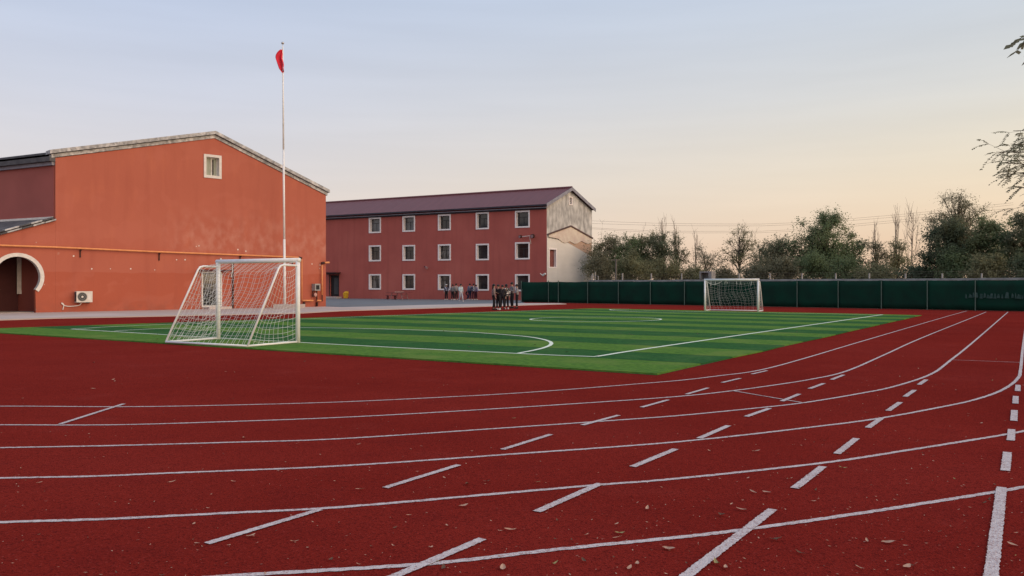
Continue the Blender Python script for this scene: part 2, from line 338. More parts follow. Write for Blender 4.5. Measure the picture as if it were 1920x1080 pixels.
class Frame:                                  # a vertical plane through O along e: pixel -> (distance along, height)
    def __init__(s, O, E):
        s.O = Vector(O); s.e = (Vector(E) - s.O); s.len = s.e.length; s.e.normalize(); s.n = Vector((-s.e.y, s.e.x)); s.rz = math.atan2(s.e.y, s.e.x)
    def sz(s, px, py, off=0.0):
        k = (px - 960.0) / F; o = s.O + s.n * off     # X = k Y
        t = (k * o.y - o.x) / (s.e.x - k * s.e.y); Y = o.y + s.e.y * t
        return t, EYE + (HZ - py) / F * Y
    def loc(s, p): d = Vector(p[:2]) - s.O; return Vector((d.dot(s.e), d.dot(s.n)))

# ------------------------------------------------------------------ ground, track, court, path
def poly_sheet(name, pts, z, m, kind='structure', parent=None):
    me = bpy.data.meshes.new(name); me.from_pydata([(p[0], p[1], z) for p in pts], [], [tuple(range(len(pts)))]); me.update(); me.materials.append(M[m])
    o = link(name, me, parent)
    if kind: o['kind'] = kind
    return o
poly_sheet('ground', [(-900, -300), (900, -300), (900, 1500), (-900, 1500)], -.03, 'ground')
F0, F1 = Vector((.88, 76.0)), Vector((28.4, 50.6))
fdir = (F1 - F0).normalized(); fend = F0 + fdir * 62
bpts = [(-60, -25), (75, -25), (75, fend.y), tuple(fend + Vector((.5, .5))), tuple(F0 + Vector((.2, .2))), (-28, 98), (-60, 80)]
track = poly_sheet('running_track', bpts, 0.0, 'track'); 
B1F = Frame(G(104, 587), G(611, 576))
A2, C2, D2 = at(614, 98.5), at(1025, 84.6), at(1110, 90.5)
B2F = Frame(A2, C2)
A2x = A2 - B2F.e * 9.0
court_pts = [G(566, 583.5), G(640, 581.5), G(800, 577.5), G(1000, 571.6), F0 - fdir * .0, C2 + Vector((2, 0)), tuple(A2x), tuple(B1F.O + B1F.e * B1F.len + Vector((-9, 4)))]
poly_sheet('court', court_pts, .006, 'court')
path_lo = [G(-60, 603), G(0, 601), G(106, 597.5), G(190, 596), G(380, 592), G(560, 588.2), G(640, 583.6), G(800, 578.8), G(900, 575.5), G(985, 572.8), G(1062, 570.6)]
path_hi = [G(1050, 569.6), G(985, 569.4), G(900, 570.6), G(800, 572.8), G(640, 577.3), B1F.O + B1F.e * (B1F.len - .1), B1F.O - B1F.e * 7]
mb = MB(); mb.slab([tuple(p) for p in path_lo + path_hi], -.02, .05); o = mb.build('path', 'path'); o['kind'] = 'structure'

def catmull(pts, step):
    pts = [Vector(p) for p in pts]; P = [pts[0] * 2 - pts[1]] + pts + [pts[-1] * 2 - pts[-2]]; out = []
    for i in range(1, len(P) - 2):
        a, b, c, d = P[i - 1:i + 3]; n = max(2, int((c - b).length / step))
        for k in range(n):
            t = k / n; out.append(.5 * (2 * b + (c - a) * t + (2 * a - 5 * b + 4 * c - d) * t * t + (3 * b - a - 3 * c + d) * t ** 3))
    out.append(P[-2]); return out
def strip(name, pts, w, z, m, parent, step=.12, jit=.004, smooth_pass=0, w_end=None):
    c = catmull(pts, step)
    for _ in range(smooth_pass): c = [c[0]] + [(c[i - 1] + c[i] * 2 + c[i + 1]) / 4 for i in range(1, len(c) - 1)] + [c[-1]]
    v = []; f = []; r = random.Random(len(c))
    for i, p in enumerate(c):
        t = (c[min(i + 1, len(c) - 1)] - c[max(i - 1, 0)]).normalized(); n = Vector((-t.y, t.x)); far = min(1, 8 / max(p.y, 1))
        for sgn in (1, -1):
            q = p + n * sgn * (w / 2 + r.uniform(-jit, jit)); v.append((q.x, q.y, z))
        if i: f.append((2 * i - 2, 2 * i - 1, 2 * i + 1, 2 * i))
    me = bpy.data.meshes.new(name); me.from_pydata(v, [], f); me.update(); me.materials.append(M[m]); return link(name, me, parent)
LANES = [
 [(-300, 764), (0, 762), (235, 763), (427, 760), (640, 754), (853, 744), (960, 738), (1073, 730), (1203, 719.5), (1280, 713), (1347, 705), (1423, 694.5), (1507, 672.5), (1623, 638), (1770, 595), (1813, 583)],
 [(-300, 797), (0, 797), (213, 797), (427, 791), (640, 783), (853, 771.5), (1113, 755), (1280, 743), (1373, 733), (1447, 723), (1520, 711.5), (1587, 696), (1657, 666), (1730, 633), (1822, 596), (1849, 585)],
 [(-300, 846), (0, 840), (213, 836), (427, 830), (640, 823), (973, 801), (1160, 788), (1280, 779), (1413, 766), (1507, 755.5), (1613, 738), (1680, 724), (1747, 701), (1783, 675), (1830, 637), (1890, 585)],
 [(-300, 906), (0, 897), (160, 894), (333, 887), (640, 874), (960, 852), (1280, 828), (1533, 800), (1647, 785), (1747, 767), (1827, 750), (1880, 731), (1908, 710), (1914, 690), (1919, 643), (1926, 590)],
 [(-300, 992), (0, 980), (200, 974), (400, 964), (640, 951.5), (960, 924), (1120, 910), (1280, 897), (1547, 868), (1713, 843), (1880, 816), (1920, 808.5), (2050, 780), (2140, 740), (2190, 690), (2210, 620)],
 [(-100, 1120), (200, 1098), (447, 1080), (640, 1068.5), (827, 1056), (1040, 1031.5), (1280, 1007.5), (1413, 991.5), (1613, 963), (1867, 923), (1920, 913.5), (2200, 860), (2380, 800), (2450, 720), (2470, 640)]]
for i, L in enumerate(LANES):
    strip('lane_line', [G(*p) for p in L], .051, .004, 'track_paint', track, step=.03, jit=.005, smooth_pass=14)
DASH = [((113, 796), (232, 758), .055)]
DASH += [(a, b, .058) for a, b in [((388, 1021), (600, 957)), ((722, 916), (860, 873)), ((942, 844), (1033, 815.5)), ((1092, 798), (1160, 779.5)), ((1203, 764.5), (1253, 750.5)), ((1287, 740), (1328, 728)), ((1354, 718), (1388, 710)), ((1410, 702), (1438, 695.5))]]
DASH += [(a, b, .064) for a, b in [((690, 1104), (905, 1012)), ((1006, 961), (1126, 908)), ((1186, 876.5), (1267, 843)), ((1311, 823), (1366, 799)), ((1399, 782), (1443, 766.5)), ((1466, 753), (1499, 739.5)), ((1518, 729.5), (1545, 719.5)), ((1559, 712.5), (1582, 703.5))]]
DASH += [(a, b, .066) for a, b in [((1250, 1110), (1449, 956.5)), ((1490, 917), (1543, 876)), ((1569, 852), (1606, 823)), ((1627, 803), (1652, 785.5)), ((1665, 771), (1688, 755)), ((1697, 744.5), (1715, 732)), ((1723, 722), (1737, 712.5))]]
DASH += [(a, b, .070) for a, b in [((1855, 1110), (1878, 915)), ((1885, 884), (1889, 849)), ((1895, 827), (1897, 806)), ((1901, 790), (1902, 770)), ((1904, 757.5), (1904.5, 743.5)), ((1908, 734), (1909, 722.5))]]
for a, b, w in DASH: strip('dash_mark', [G(*a), G(*b)], w, .008, 'track_paint', track, step=.014, jit=.0038)
strip('thin_mark', [G(1373, 733), G(1507, 756)], .035, .0065, 'track_paint', track, step=.1)
strip('thin_mark', [G(1783, 675), G(1913, 680)], .03, .0065, 'track_paint', track, step=.1)

# turf: strips laid side by side
NL, NR, FR, FL = G(-85, 620), G(1232, 704), G(1727, 592), G(1112, 579)
turf = poly_sheet('sports_turf', [NL, NR, FR, FL], .004, 'ground')
edge_n = random.Random(3)
nstrip = 17
us = [0.0] + [.062 + (1 - .062) * i / (nstrip - 1) for i in range(nstrip)]
wob = [[.05 * math.sin(k * .21 + i * 1.7) + edge_n.uniform(-.035, .035) for k in range(61)] for i in range(nstrip + 2)]
us = [u + (edge_n.uniform(-.003, .003) if 0 < i_ < nstrip else 0) for i_, u in enumerate(us)]
for i in range(nstrip):
    a, b = us[i], us[i + 1]; g = .0004
    pts = [NL.lerp(FL, a + g), NR.lerp(FR, a + g), NR.lerp(FR, b - g), NL.lerp(FL, b - g)]
    n = 60
    lo = [pts[0].lerp(pts[1], k / n) + Vector((0, (edge_n.uniform(-.02, .02) if i == 0 else wob[i][k]))) for k in range(n + 1)]
    hi = [pts[3].lerp(pts[2], k / n) + Vector((0, wob[i + 1][k])) for k in range(n + 1)]
    mb = MB(); v = [(p.x, p.y, .034) for p in lo] + [(p.x, p.y, .034) for p in hi] + [(p.x, p.y, .0045) for p in lo]; N = n + 1
    f = [(k, k + 1, N + k + 1, N + k) for k in range(n)] + ([(2 * N + k, 2 * N + k + 1, k + 1, k) for k in range(n)] if i == 0 else [])
    v += [(lo[-1].x, lo[-1].y, .0045), (hi[-1].x, hi[-1].y, .0045)]; f.append((3 * N, 3 * N + 1, 2 * N - 1, N - 1))
    mb.add(v, f).build('turf_strip', 'turf_light' if i % 2 == 0 else 'turf_dark', turf)
ZT = .039
GL0, GL1 = G(133, 619), G(1117, 672)
strip('goal_line', [GL0, G(560, 644.5), G(970, 665.8), GL1], .10, ZT, 'turf_paint', turf, smooth_pass=2)
strip('touchline', [GL1 + Vector((.02, .06)), G(1280, 646.5), G(1655, 591.3)], .11, ZT, 'turf_paint', turf)
strip('touchline', [GL0 + Vector((.0, .08)), G(320, 609.6), G(873, 588), G(1075, 582)], .09, ZT, 'turf_paint', turf, smooth_pass=3)
strip('goal_line', [G(1652, 591.5), G(1400, 587), G(1145, 582.3)], .08, ZT + .002, 'turf_paint', turf)
arc = [(972, 665.4), (1007, 658.5), (1028, 652), (1034, 646), (1023, 640), (987, 633.5), (923, 628), (853, 623.5), (740, 619.6), (640, 617.3), (520, 616), (400, 616), (307, 618), (215, 622.5)]
strip('penalty_arc', [G(*p) for p in arc], .10, ZT + .002, 'turf_paint', turf, smooth_pass=8)
cc = [G(1117 + 122.5 * math.cos(t), 600.2 + 4.5 * math.sin(t)) for t in [2 * math.pi * k / 40 for k in range(41)]]
strip('centre_circle', cc, .10, ZT, 'turf_paint', turf)
arc2 = [(1330, 585.6), (1250, 586.6), (1196, 585.6), (1158, 583.6), (1144, 582.2), (1150, 581.2), (1180, 580.6)]
strip('penalty_arc', [G(*p) for p in arc2], .10, ZT + .004, 'turf_paint', turf, smooth_pass=3)

# ------------------------------------------------------------------ windows
def window(root, s0, s1, z0, z1, trim=.16, proud=.05, deep=.22, frame_m='white_trim', pane_m='glass', sash_m='sash', style='casement', loc=None, rz=0.0):
    w = MB()
    for a, b, c, d in ((s0 - trim, s1 + trim, z1, z1 + trim), (s0 - trim, s1 + trim, z0 - trim, z0), (s0 - trim, s0, z0, z1), (s1, s1 + trim, z0, z1)):
        w.box(a, b, -proud, .02, c, d)
    t = .012
    w.box(s0, s0 + t, .02, deep, z0, z1); w.box(s1 - t, s1, .02, deep, z0, z1); w.box(s0, s1, .02, deep, z0, z0 + t); w.box(s0, s1, .02, deep, z1 - t, z1)
    o = w.build('window', frame_m, root, loc, rz)
    W, Hh = s1 - s0, z1 - z0; m = MB(); fr = .05; y0, y1 = deep - .02, deep + .03
    m.box(s0, s0 + fr, y0, y1, z0, z1); m.box(s1 - fr, s1, y0, y1, z0, z1); m.box(s0 + fr, s1 - fr, y0, y1, z0, z0 + fr); m.box(s0 + fr, s1 - fr, y0, y1, z1 - fr, z1)
    cells = []
    if style == 'casement':
        zt = z0 + Hh * .66; xm = s0 + W * .5
        m.box(s0 + fr, s1 - fr, y0, y1, zt - .03, zt + .03); m.box(xm - .03, xm + .03, y0, y1, z0 + fr, zt - .03)
        cells = [(s0 + fr, s1 - fr, zt + .03, z1 - fr), (s0 + fr, xm - .03, z0 + fr, zt - .03), (xm + .03, s1 - fr, z0 + fr, zt - .03)]
    elif style == 'double':
        xm = s0 + W * .55; m.box(xm - .04, xm + .04, y0, y1, z0 + fr, z1 - fr); cells = [(s0 + fr, xm - .04, z0 + fr, z1 - fr), (xm + .04, s1 - fr, z0 + fr, z1 - fr)]
    else: cells = [(s0 + fr, s1 - fr, z0 + fr, z1 - fr)]
    m.build('sash', sash_m, o)
    for a, b, c, d in cells:
        p = MB().box(a, b, deep + .002, deep + .012, c, d).build('pane', pane_m, o)
    return o

# ------------------------------------------------------------------ gable building on the left
sz = B1F.sz
W1 = B1F.len
rot1 = B1F.rz
b1 = thing('gabled_hall', 'orange-red hall with weathered grey gable coping and an arched side entrance', 'building', (B1F.O.x, B1F.O.y, 0), rot1)
zl, zr = sz(104, 296)[1], sz(611, 366)[1]; pk = sz(402, 259)
gw = [sz(386.5, 328), sz(410.5, 295.5)]; ga, gb, gc, gd = gw[0][0], gw[1][0], sz(398, 329.5)[1], sz(398, 295)[1]
ha, hb, hc, hd = sz(380, 570)[0], sz(413.5, 570)[0], sz(396, 573)[1], sz(396, 512)[1]
me = holed([(0, 0), (W1, 0), (W1, zr), pk, (0, zl)], [rect(ga, gb, gc, gd), rect(ha, hb, hc, hd)], 0, .35)
me.materials.append(M['gable']); link('gable_wall', me, b1)
window(b1, ga, gb, gc, gd, trim=.16, frame_m='white_plain', pane_m='curtain', sash_m='white_plain', style='double', deep=.25)
MB().box(gb - .34, gb - .28, .16, .25, gc + .1, gd - .12).build('open_sash', 'sash', b1)
window(b1, ha, hb, hc, hd, trim=.08, frame_m='white_plain', style='casement', deep=.2)
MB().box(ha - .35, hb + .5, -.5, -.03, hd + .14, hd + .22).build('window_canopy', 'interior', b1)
stp = MB(); s_a, s_b = sz(383, 578)[0], sz(425, 578)[0]; stp.box(s_a, s_b, -.75, -.003, .04, .2).build('door_step', 'path', b1)
# return wall going away to the left, with its cornice
Ld = Vector((-.889, .458)); Ll = Vector((Ld.dot(B1F.e), Ld.dot(B1F.n)))
zc = sz(96, 309)[1]
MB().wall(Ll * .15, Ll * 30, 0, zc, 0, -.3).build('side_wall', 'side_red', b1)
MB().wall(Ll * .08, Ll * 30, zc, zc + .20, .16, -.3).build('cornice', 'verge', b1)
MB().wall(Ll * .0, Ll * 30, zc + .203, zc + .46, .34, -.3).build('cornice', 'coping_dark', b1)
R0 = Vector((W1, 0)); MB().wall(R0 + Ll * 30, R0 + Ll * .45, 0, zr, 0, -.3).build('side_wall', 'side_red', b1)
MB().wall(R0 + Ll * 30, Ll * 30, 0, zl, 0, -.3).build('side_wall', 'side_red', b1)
def slope_part(name, p, q, off, lo, hi, y0, y1, m):
    return MB().prism([(p[0], p[1] + lo), (q[0], q[1] + lo), (q[0], q[1] + hi), (p[0], p[1] + hi)], y0, y1).build(name, m, b1)
# coping: two courses on each slope
pl, pr = (-.22, zl - .02), (W1 + .10, zr - .02)
pkk = (pk[0], pk[1])
def ext(p, q, k): return (p[0] + (p[0] - q[0]) * k, p[1] + (p[1] - q[1]) * k)
for p, q in ((pl, pkk), (pkk, pr)):
    slope_part('lower_coping', p, q, 0, .0, .20, -.07, .36, 'coping')
    e0 = ext(p, q, .012) if p is pl else p; e1 = ext(q, p, .012) if q is pr else q
    slope_part('upper_coping', e0, e1, 0, .235, .44, -.22, .55, 'coping')
    slope_part('coping_joint', p, q, 0, .201, .234, -.04, .5, 'dark')
ridge0 = Vector((pk[0], .5)); 
for a, za in ((Vector((0, .5)), zl), (Vector((W1, .5)), zr)):
    m = MB(); e = Ll * 29.4; zo = .38
    m.add([(a.x, a.y, za + zo), (pk[0], .5, pk[1] + zo), (pk[0] + e.x, .5 + e.y, pk[1] + zo), (a.x + e.x, a.y + e.y, za + zo),
           (a.x, a.y, za + zo - .1), (pk[0], .5, pk[1] + zo - .1), (pk[0] + e.x, .5 + e.y, pk[1] + zo - .1), (a.x + e.x, a.y + e.y, za + zo - .1)],
          [(0, 1, 2, 3), (7, 6, 5, 4), (0, 4, 5, 1), (1, 5, 6, 2), (2, 6, 7, 3), (3, 7, 4, 0)]).build('roof', 'coping_dark', b1)
# low wing with the horseshoe arch
sL = -7.0; w0 = sz(104, 414)[1]; wk = (w0 - sz(0, 441)[1]) / -sz(0, 441)[0]
ac = sz(33, 519); Ro, Ri = 1.30, 1.10; a0 = math.radians(-39)
narc = 26
def arcp(r, a, b, n): return [(ac[0] + r * math.cos(a + (b - a) * k / n), ac[1] + r * math.sin(a + (b - a) * k / n)) for k in range(n + 1)]
inner = arcp(Ri + .02, a0, math.pi - a0, narc)
outer_w = [(sL, 0), (inner[-1][0] - .02, 0)] + inner[::-1] + [(inner[0][0] + .02, 0), (-.003, 0), (-.003, w0), (sL, w0 + wk * sL)]
me = holed(outer_w, [], .004, .34); me.materials.append(M['gable']); link('wing_wall', me, b1)
ri, ro = arcp(Ri, a0, math.pi - a0, narc), arcp(Ro, a0, math.pi - a0, narc)
m = MB()
for k in range(narc): m.prism([ri[k], ro[k], ro[k + 1], ri[k + 1]][::1], -.07, .30)
m.build('arch_trim', 'white_plain', b1)
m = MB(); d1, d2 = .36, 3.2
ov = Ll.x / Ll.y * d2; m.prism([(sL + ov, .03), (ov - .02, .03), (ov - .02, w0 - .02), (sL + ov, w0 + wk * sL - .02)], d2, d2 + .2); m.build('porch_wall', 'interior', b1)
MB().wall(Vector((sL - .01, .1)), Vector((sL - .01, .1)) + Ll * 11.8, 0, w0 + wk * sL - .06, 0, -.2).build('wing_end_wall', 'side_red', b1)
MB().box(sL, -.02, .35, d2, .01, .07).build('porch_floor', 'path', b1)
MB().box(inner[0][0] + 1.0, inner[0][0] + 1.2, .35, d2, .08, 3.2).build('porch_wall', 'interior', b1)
wx, wz0, wz1 = sz(44, 540, d2)[0], sz(44, 544, d2)[1], sz(44, 484, d2)[1]
window(b1, wx - .18, wx + .8, wz0, wz1, trim=.22, frame_m='white_plain', pane_m='dark', loc=(0, d2 - .23, 0), deep=.2, style='single')
# wing roof: slab, flashing, rough stones along the verge
e = Ll * 12
def wroof(x, y, z): return (x, y, z)
m = MB(); sl0, sl1 = 0.0, sL - .3; z0_, z1_ = w0 + .02, w0 + wk * (sL - .3) + .02
m.add([(sl1, -.1, z1_), (sl0, -.1, z0_), (sl0 + e.x, e.y, z0_), (sl1 + e.x, e.y, z1_), (sl1, -.1, z1_ + .1), (sl0, -.1, z0_ + .1), (sl0 + e.x, e.y, z0_ + .1), (sl1 + e.x, e.y, z1_ + .1)],
      [(3, 2, 1, 0), (4, 5, 6, 7), (0, 1, 5, 4), (1, 2, 6, 5), (2, 3, 7, 6), (3, 0, 4, 7)]).build('wing_roof', 'coping_dark', b1)
MB().wall(Vector((0, 0)) + Ll * .2, Ll * 12, w0 + .12, w0 + .24, .06, -.02).build('flashing', 'white_plain', b1)
x = -.02; r = random.Random(5)
while x > sL - .2:
    L = r.uniform(.28, .75); t = r.uniform(.05, .09)
    for row in (0, 1):
        za = w0 + wk * x + .03 + row * .1; zb = w0 + wk * (x - L) + .03 + row * .1; xx = x - row * .12
        MB().prism([(xx - L + .03, zb), (xx, za), (xx, za + t), (xx - L + .03, zb + t)], -.16 - r.uniform(0, .06), .5).build('verge_stone', r.choice(['coping', 'coping_dark', 'coping_dark', 'coping']), b1)
    x -= L

# things fixed to the hall wall
def wpt(px, py, off): s_, z_ = sz(px, py, -off); return (s_, -off, z_)
def wall_thing(name, label, cat, s_, z_=0.0):
    p = B1F.O + B1F.e * s_; return thing(name, label, cat, (p.x, p.y, z_), rot1), s_, z_
def shift(pts, s_, z_): return [(p[0] - s_, p[1], p[2] - z_) for p in pts]
gp, gs, gz = wall_thing('gas_pipe', 'long orange gas pipe running along the orange-red hall wall', 'pipe', 8.0)
main = [wpt(-60, 457.5, .16), wpt(0, 460, .16), wpt(104, 463.5, .16), wpt(280, 471.5, .16), wpt(420, 477, .16), wpt(560, 482.5, .16)]
MB().tube(shift(main, gs, gz), .05, 8).build('main_run', 'gas', gp, smooth=True)
drop = [wpt(566, 484, .16), wpt(566, 563, .16)]
MB().tube(shift([main[-1], drop[0]], gs, gz), .065, 8).build('elbow', 'bracket', gp)
MB().tube(shift(drop, gs, gz), .035, 8).build('drop_run', 'gas', gp, smooth=True)
lowr = [wpt(567, 563.5, .16), wpt(587, 563.5, .16)]; MB().tube(shift(lowr, gs, gz), .055, 8).build('low_run', 'gas', gp, smooth=True)
lowr = [wpt(594, 563.5, .16), wpt(602, 563.5, .16)]; MB().tube(shift(lowr, gs, gz), .055, 8).build('low_run', 'gas', gp, smooth=True)
MB().tube(shift([wpt(604, 565, .16), wpt(604, 553, .16)], gs, gz), .04, 8).build('riser_foot', 'bracket', gp)
MB().tube(shift([wpt(604, 553, .16), wpt(604, 497, .16)], gs, gz), .045, 8).build('riser', 'gas', gp, smooth=True)
MB().tube(shift([wpt(603, 493.5, .16), wpt(608, 492.8, .16)], gs, gz), .09, 8).build('elbow', 'bracket', gp)
MB().tube(shift([wpt(608, 492.8, .16), wpt(617.5, 492, .16)], gs, gz), .065, 8).build('top_run', 'gas', gp, smooth=True)
for px, py in ((152, 466), (300, 473), (452, 478.5), (550, 482.3)):
    p = wpt(px, py, .16); q = shift([p], gs, gz)[0]
    MB().box(q[0] - .03, q[0] + .03, -.2, .0, q[2] - .12, q[2] - .05).box(q[0] - .03, q[0] + .03, -.06, -.002, q[2] - .5, q[2] - .121).build('bracket', 'bracket', gp)
for px in (571, 595):
    q = shift([wpt(px, 565, .16)], gs, gz)[0]; MB().box(q[0] - .04, q[0] + .04, -.2, -.002, q[2] - .34, q[2] - .06).build('bracket', 'bracket', gp)
p = wpt(592, 545, .2); mt_, ms, mz = wall_thing('gas_meter', 'grey gas meter box above a red dial near the hall corner', 'meter', p[0], p[2])
q0, q1 = wpt(587.5, 545, .2), wpt(597.5, 532, .2)
MB().box(q0[0] - ms, q1[0] - ms, -.42, -.003, 0, q1[2] - mz).build('box', 'meter', mt_)
MB().box(q0[0] - ms + .08, q1[0] - ms - .08, -.428, -.421, .08, q1[2] - mz - .1).build('display', 'dark', mt_)
MB().tube([(.12, -.15, 0), (.12, -.15, -.72)], .045, 6).build('outlet_pipe', 'bracket', mt_); MB().tube([(-.2, -.15, -.003), (-.2, -.15, -.45)], .04, 6).build('inlet_pipe', 'bracket', mt_)
MB().ball((-.02, -.2, -.28), .13, .07, .15).build('dial', 'red_valve', mt_, smooth=True)
p = wpt(437, 580, .08); dp, ds, dz = wall_thing('drain_pipe', 'thin dark drainpipe on the hall wall behind the near goal', 'pipe', p[0])
MB().tube(shift([wpt(437, 581, .08), wpt(437, 492, .08)], ds, 0), .045, 7).build('pipe', 'dark', dp)
MB().tube(shift([wpt(436, 494, .1), wpt(436, 507, .1), wpt(433.5, 520, .1)], ds, 0), .03, 6).build('white_offset', 'white_plain', dp)
MB().tube(shift([wpt(414, 492, .1), wpt(414, 484, .1)], ds, 0), .05, 6).build('vent_stub', 'white_plain', dp)
# air conditioner
q0, q1 = wpt(143.5, 567, .42), wpt(173.5, 546, .42)
acu, as_, az_ = wall_thing('air_conditioner', 'white outdoor air conditioner unit with round fan on the hall wall', 'air conditioner', q0[0], q0[2])
aw, ah = q1[0] - q0[0], q1[2] - q0[2]
MB().box(0, aw, -.42, -.08, 0, ah).build('casing', 'ac_white', acu)
MB().box(-.004, -.001, -.40, -.1, .04, ah - .04).build('side_grille', 'ac_dark', acu)
fc = (aw * .36, ah * .5); rr = ah * .40
ringp = lambda r: [(fc[0] + r * math.cos(2 * math.pi * k / 24), fc[1] + r * math.sin(2 * math.pi * k / 24)) for k in range(24)]
fan = MB().prism(ringp(rr), -.428, -.421).build('fan_grille', 'ac_dark', acu)
for rk in (rr * .9, rr * .6):
    m = MB(); m.tube([(x_, -.432, z_) for x_, z_ in [(fc[0] + rk * math.cos(2 * math.pi * k / 24), fc[1] + rk * math.sin(2 * math.pi * k / 24)) for k in range(25)]], .008, 4, cap=False).build('grille_ring', 'meter', fan)
MB().prism([(fc[0] + rr * .24 * math.cos(2 * math.pi * k / 12), fc[1] + rr * .24 * math.sin(2 * math.pi * k / 12)) for k in range(12)], -.44, -.4285).build('fan_hub', 'ac_white', fan)
MB().box(aw * .72, aw * .9, -.425, -.4205, ah * .25, ah * .8).build('panel', 'white_plain', acu)
for bx_ in (.15, aw - .2): MB().box(bx_, bx_ + .05, -.4, -.002, -.06, -.002).build('bracket', 'bracket', acu)
hose = [(.38 * aw, -.2, -.05), (.2, -.1, -.18), (-.35, -.06, -.22), (-.62, -.05, -.1), (-.66, -.05, -.02), (-.55, -.05, -.12), (-.6, -.05, -.42)]
MB().tube(catmull(hose, .05), .025, 6).build('hose', 'white_plain', acu, smooth=True)
# little chips and fixings on the wall
ch = thing('wall_anchor_caps', 'pale plaster-filled holes dotted under the orange gas pipe', 'plaster spots', (B1F.O.x, B1F.O.y, 0), rot1)
for px, py, r_ in ((138, 480, .05), (172, 504, .045), (207, 504, .03), (245, 504, .045), (290, 506, .03), (331, 487, .04), (347, 487, .05), (373, 461, .04), (368, 462, .03), (446, 468, .05), (461, 471, .05), (585, 495, .045), (600, 497, .04), (599, 503, .03)):
    s_, z_ = sz(px, py); MB().prism([(s_ + r_ * math.cos(k * 1.05), z_ + r_ * math.sin(k * 1.05)) for k in range(6)], -.006, .002).build('filled_hole', 'white_plain', ch)

# ------------------------------------------------------------------ long three-storey building
rot2 = B2F.rz; W2 = B2F.len; sz2 = B2F.sz
b2 = thing('three_storey_building', 'long dark-red three-storey block with purple roof and peeling end wall', 'building', (A2.x, A2.y, 0), rot2)
eave = 9.85
cols = [(692, 714.5), (755, 778.5), (821.5, 845.5), (892.5, 917), (966, 993.5)]
rows = [[(408, 437), (405, 434.5), (402, 432), (398, 430), (395, 427)], [(460, 490), (459.5, 489), (458, 488.5), (457, 488), (454, 486.5)], [(514, 543), (514, 543.3), (514.5, 544), (514, 545), (514, 546)]]
TR = .15; holes = []; wins = []
for r_ in rows:
    for (x0, x1), (y0, y1) in zip(cols, r_):
        xm = (x0 + x1) / 2; a, b = sz2(x0, 500)[0] + TR, sz2(x1, 500)[0] - TR; c, d = sz2(xm, y1)[1] + TR, sz2(xm, y0)[1] - TR
        holes.append(rect(a, b, c, d)); wins.append((a, b, c, d))
dr = (sz2(618.5, 540)[0], sz2(634.5, 540)[0], .25, sz2(626, 516)[1])
me = holed([(-9, 0), (W2, 0), (W2, eave), (-9, eave)], holes + [rect(*dr)], 0, .3)
me.materials.append(M['fac_red']); link('facade', me, b2)
wr_ = random.Random(12)
for i, w in enumerate(wins): window(b2, *w, trim=TR, proud=.06, deep=.34, pane_m=wr_.choice(['glass_sky_tint', 'glass_sky_tint', 'glass']) if i < 5 else wr_.choice(['glass', 'glass', 'glass_warm', 'glass_sky_tint2']))
MB().box(-9, W2 + .02, -.035, -.002, 0, .95).build('plinth', 'side_red', b2) if False else None
# doorway
MB().box(dr[0], dr[1], .2, .26, dr[2], dr[3]).build('door', 'dark', b2); dob = b2.children[-1]
MB().box(dr[0] + .5, dr[1] - .12, .185, .199, dr[2] + .25, dr[3] - .3).build('door_panel', 'ac_dark', b2)
for x_ in (dr[0] - .1, dr[1]): MB().box(x_, x_ + .1, -.03, .2, dr[2], dr[3] + .08).build('door_jamb', 'dark', b2)
MB().box(dr[0] - .35, dr[1] + .35, -.9, -.003, dr[3] + .22, dr[3] + .36).build('door_canopy', 'interior', b2)
MB().box(dr[0] - .25, dr[1] + .25, -.7, -.003, dr[3] + .1, dr[3] + .2).build('canopy_beam', 'dark', b2)
MB().box(dr[0] - .6, dr[1] + .5, -.9, -.003, .01, .22).build('door_step', 'path', b2)
# end wall
B2G = Frame(C2, D2); gl = B2G.len; gloc = (W2, 0, 0); grz = B2G.rz - rot2
gz_ = B2G.sz; ridge = gz_(1068, 356)
zbk = gz_(1109, 394)[1]
def gp_(px, py): return gz_(px, py)
gwin = [gp_(1030, 501), gp_(1042, 467)]; gw_r = rect(gp_(1029.8, 480)[0], gp_(1041.8, 480)[0], gp_(1036, 500.5)[1], gp_(1036, 468)[1])
at_r = rect(gp_(1067.3, 376)[0], gp_(1072, 376)[0], gp_(1069.5, 383)[1], gp_(1069.5, 370.5)[1])
me = holed([(0, 0), (gl, 0), (gl, zbk), ridge, (0, eave)], [gw_r, at_r], 0.004, .3); me.materials.append(M['plaster_grey']); link('end_wall', me, b2, gloc, grz)
me = holed([gp_(1025.3, 545), gp_(1109, 545), gp_(1109, 481.5), gp_(1098, 475), gp_(1080, 464), gp_(1064, 455.5), gp_(1056, 455), gp_(1048, 450.5), gp_(1043, 449), gp_(1025.3, 446.5)], [gw_r], -.035, .0)
me.materials.append(M['plaster_beige']); link('beige_plaster', me, b2, gloc, grz)
wavy = [(1033, 437), (1027, 444), (1036, 446), (1045, 447), (1048, 450), (1052, 453), (1057, 455.5), (1061, 455), (1067, 452.5), (1071, 454.5), (1076, 457.5), (1080, 457), (1083.5, 455), (1089, 452), (1093, 454), (1099, 457), (1104, 457), (1108.5, 454), (1108.5, 446), (1069, 424.5)]
me = holed([gp_(*p) for p in wavy], [], -.10, -.0); me.materials.append(M['plaster_rough']); link('rough_plaster', me, b2, gloc, grz)
me = holed([gp_(*p) for p in [(1061, 452), (1080, 463.7), (1098, 474.7), (1109, 481.2), (1109, 452)]], [], -.018, .0); me.materials.append(M['brickish']); link('bare_brick', me, b2, gloc, grz)
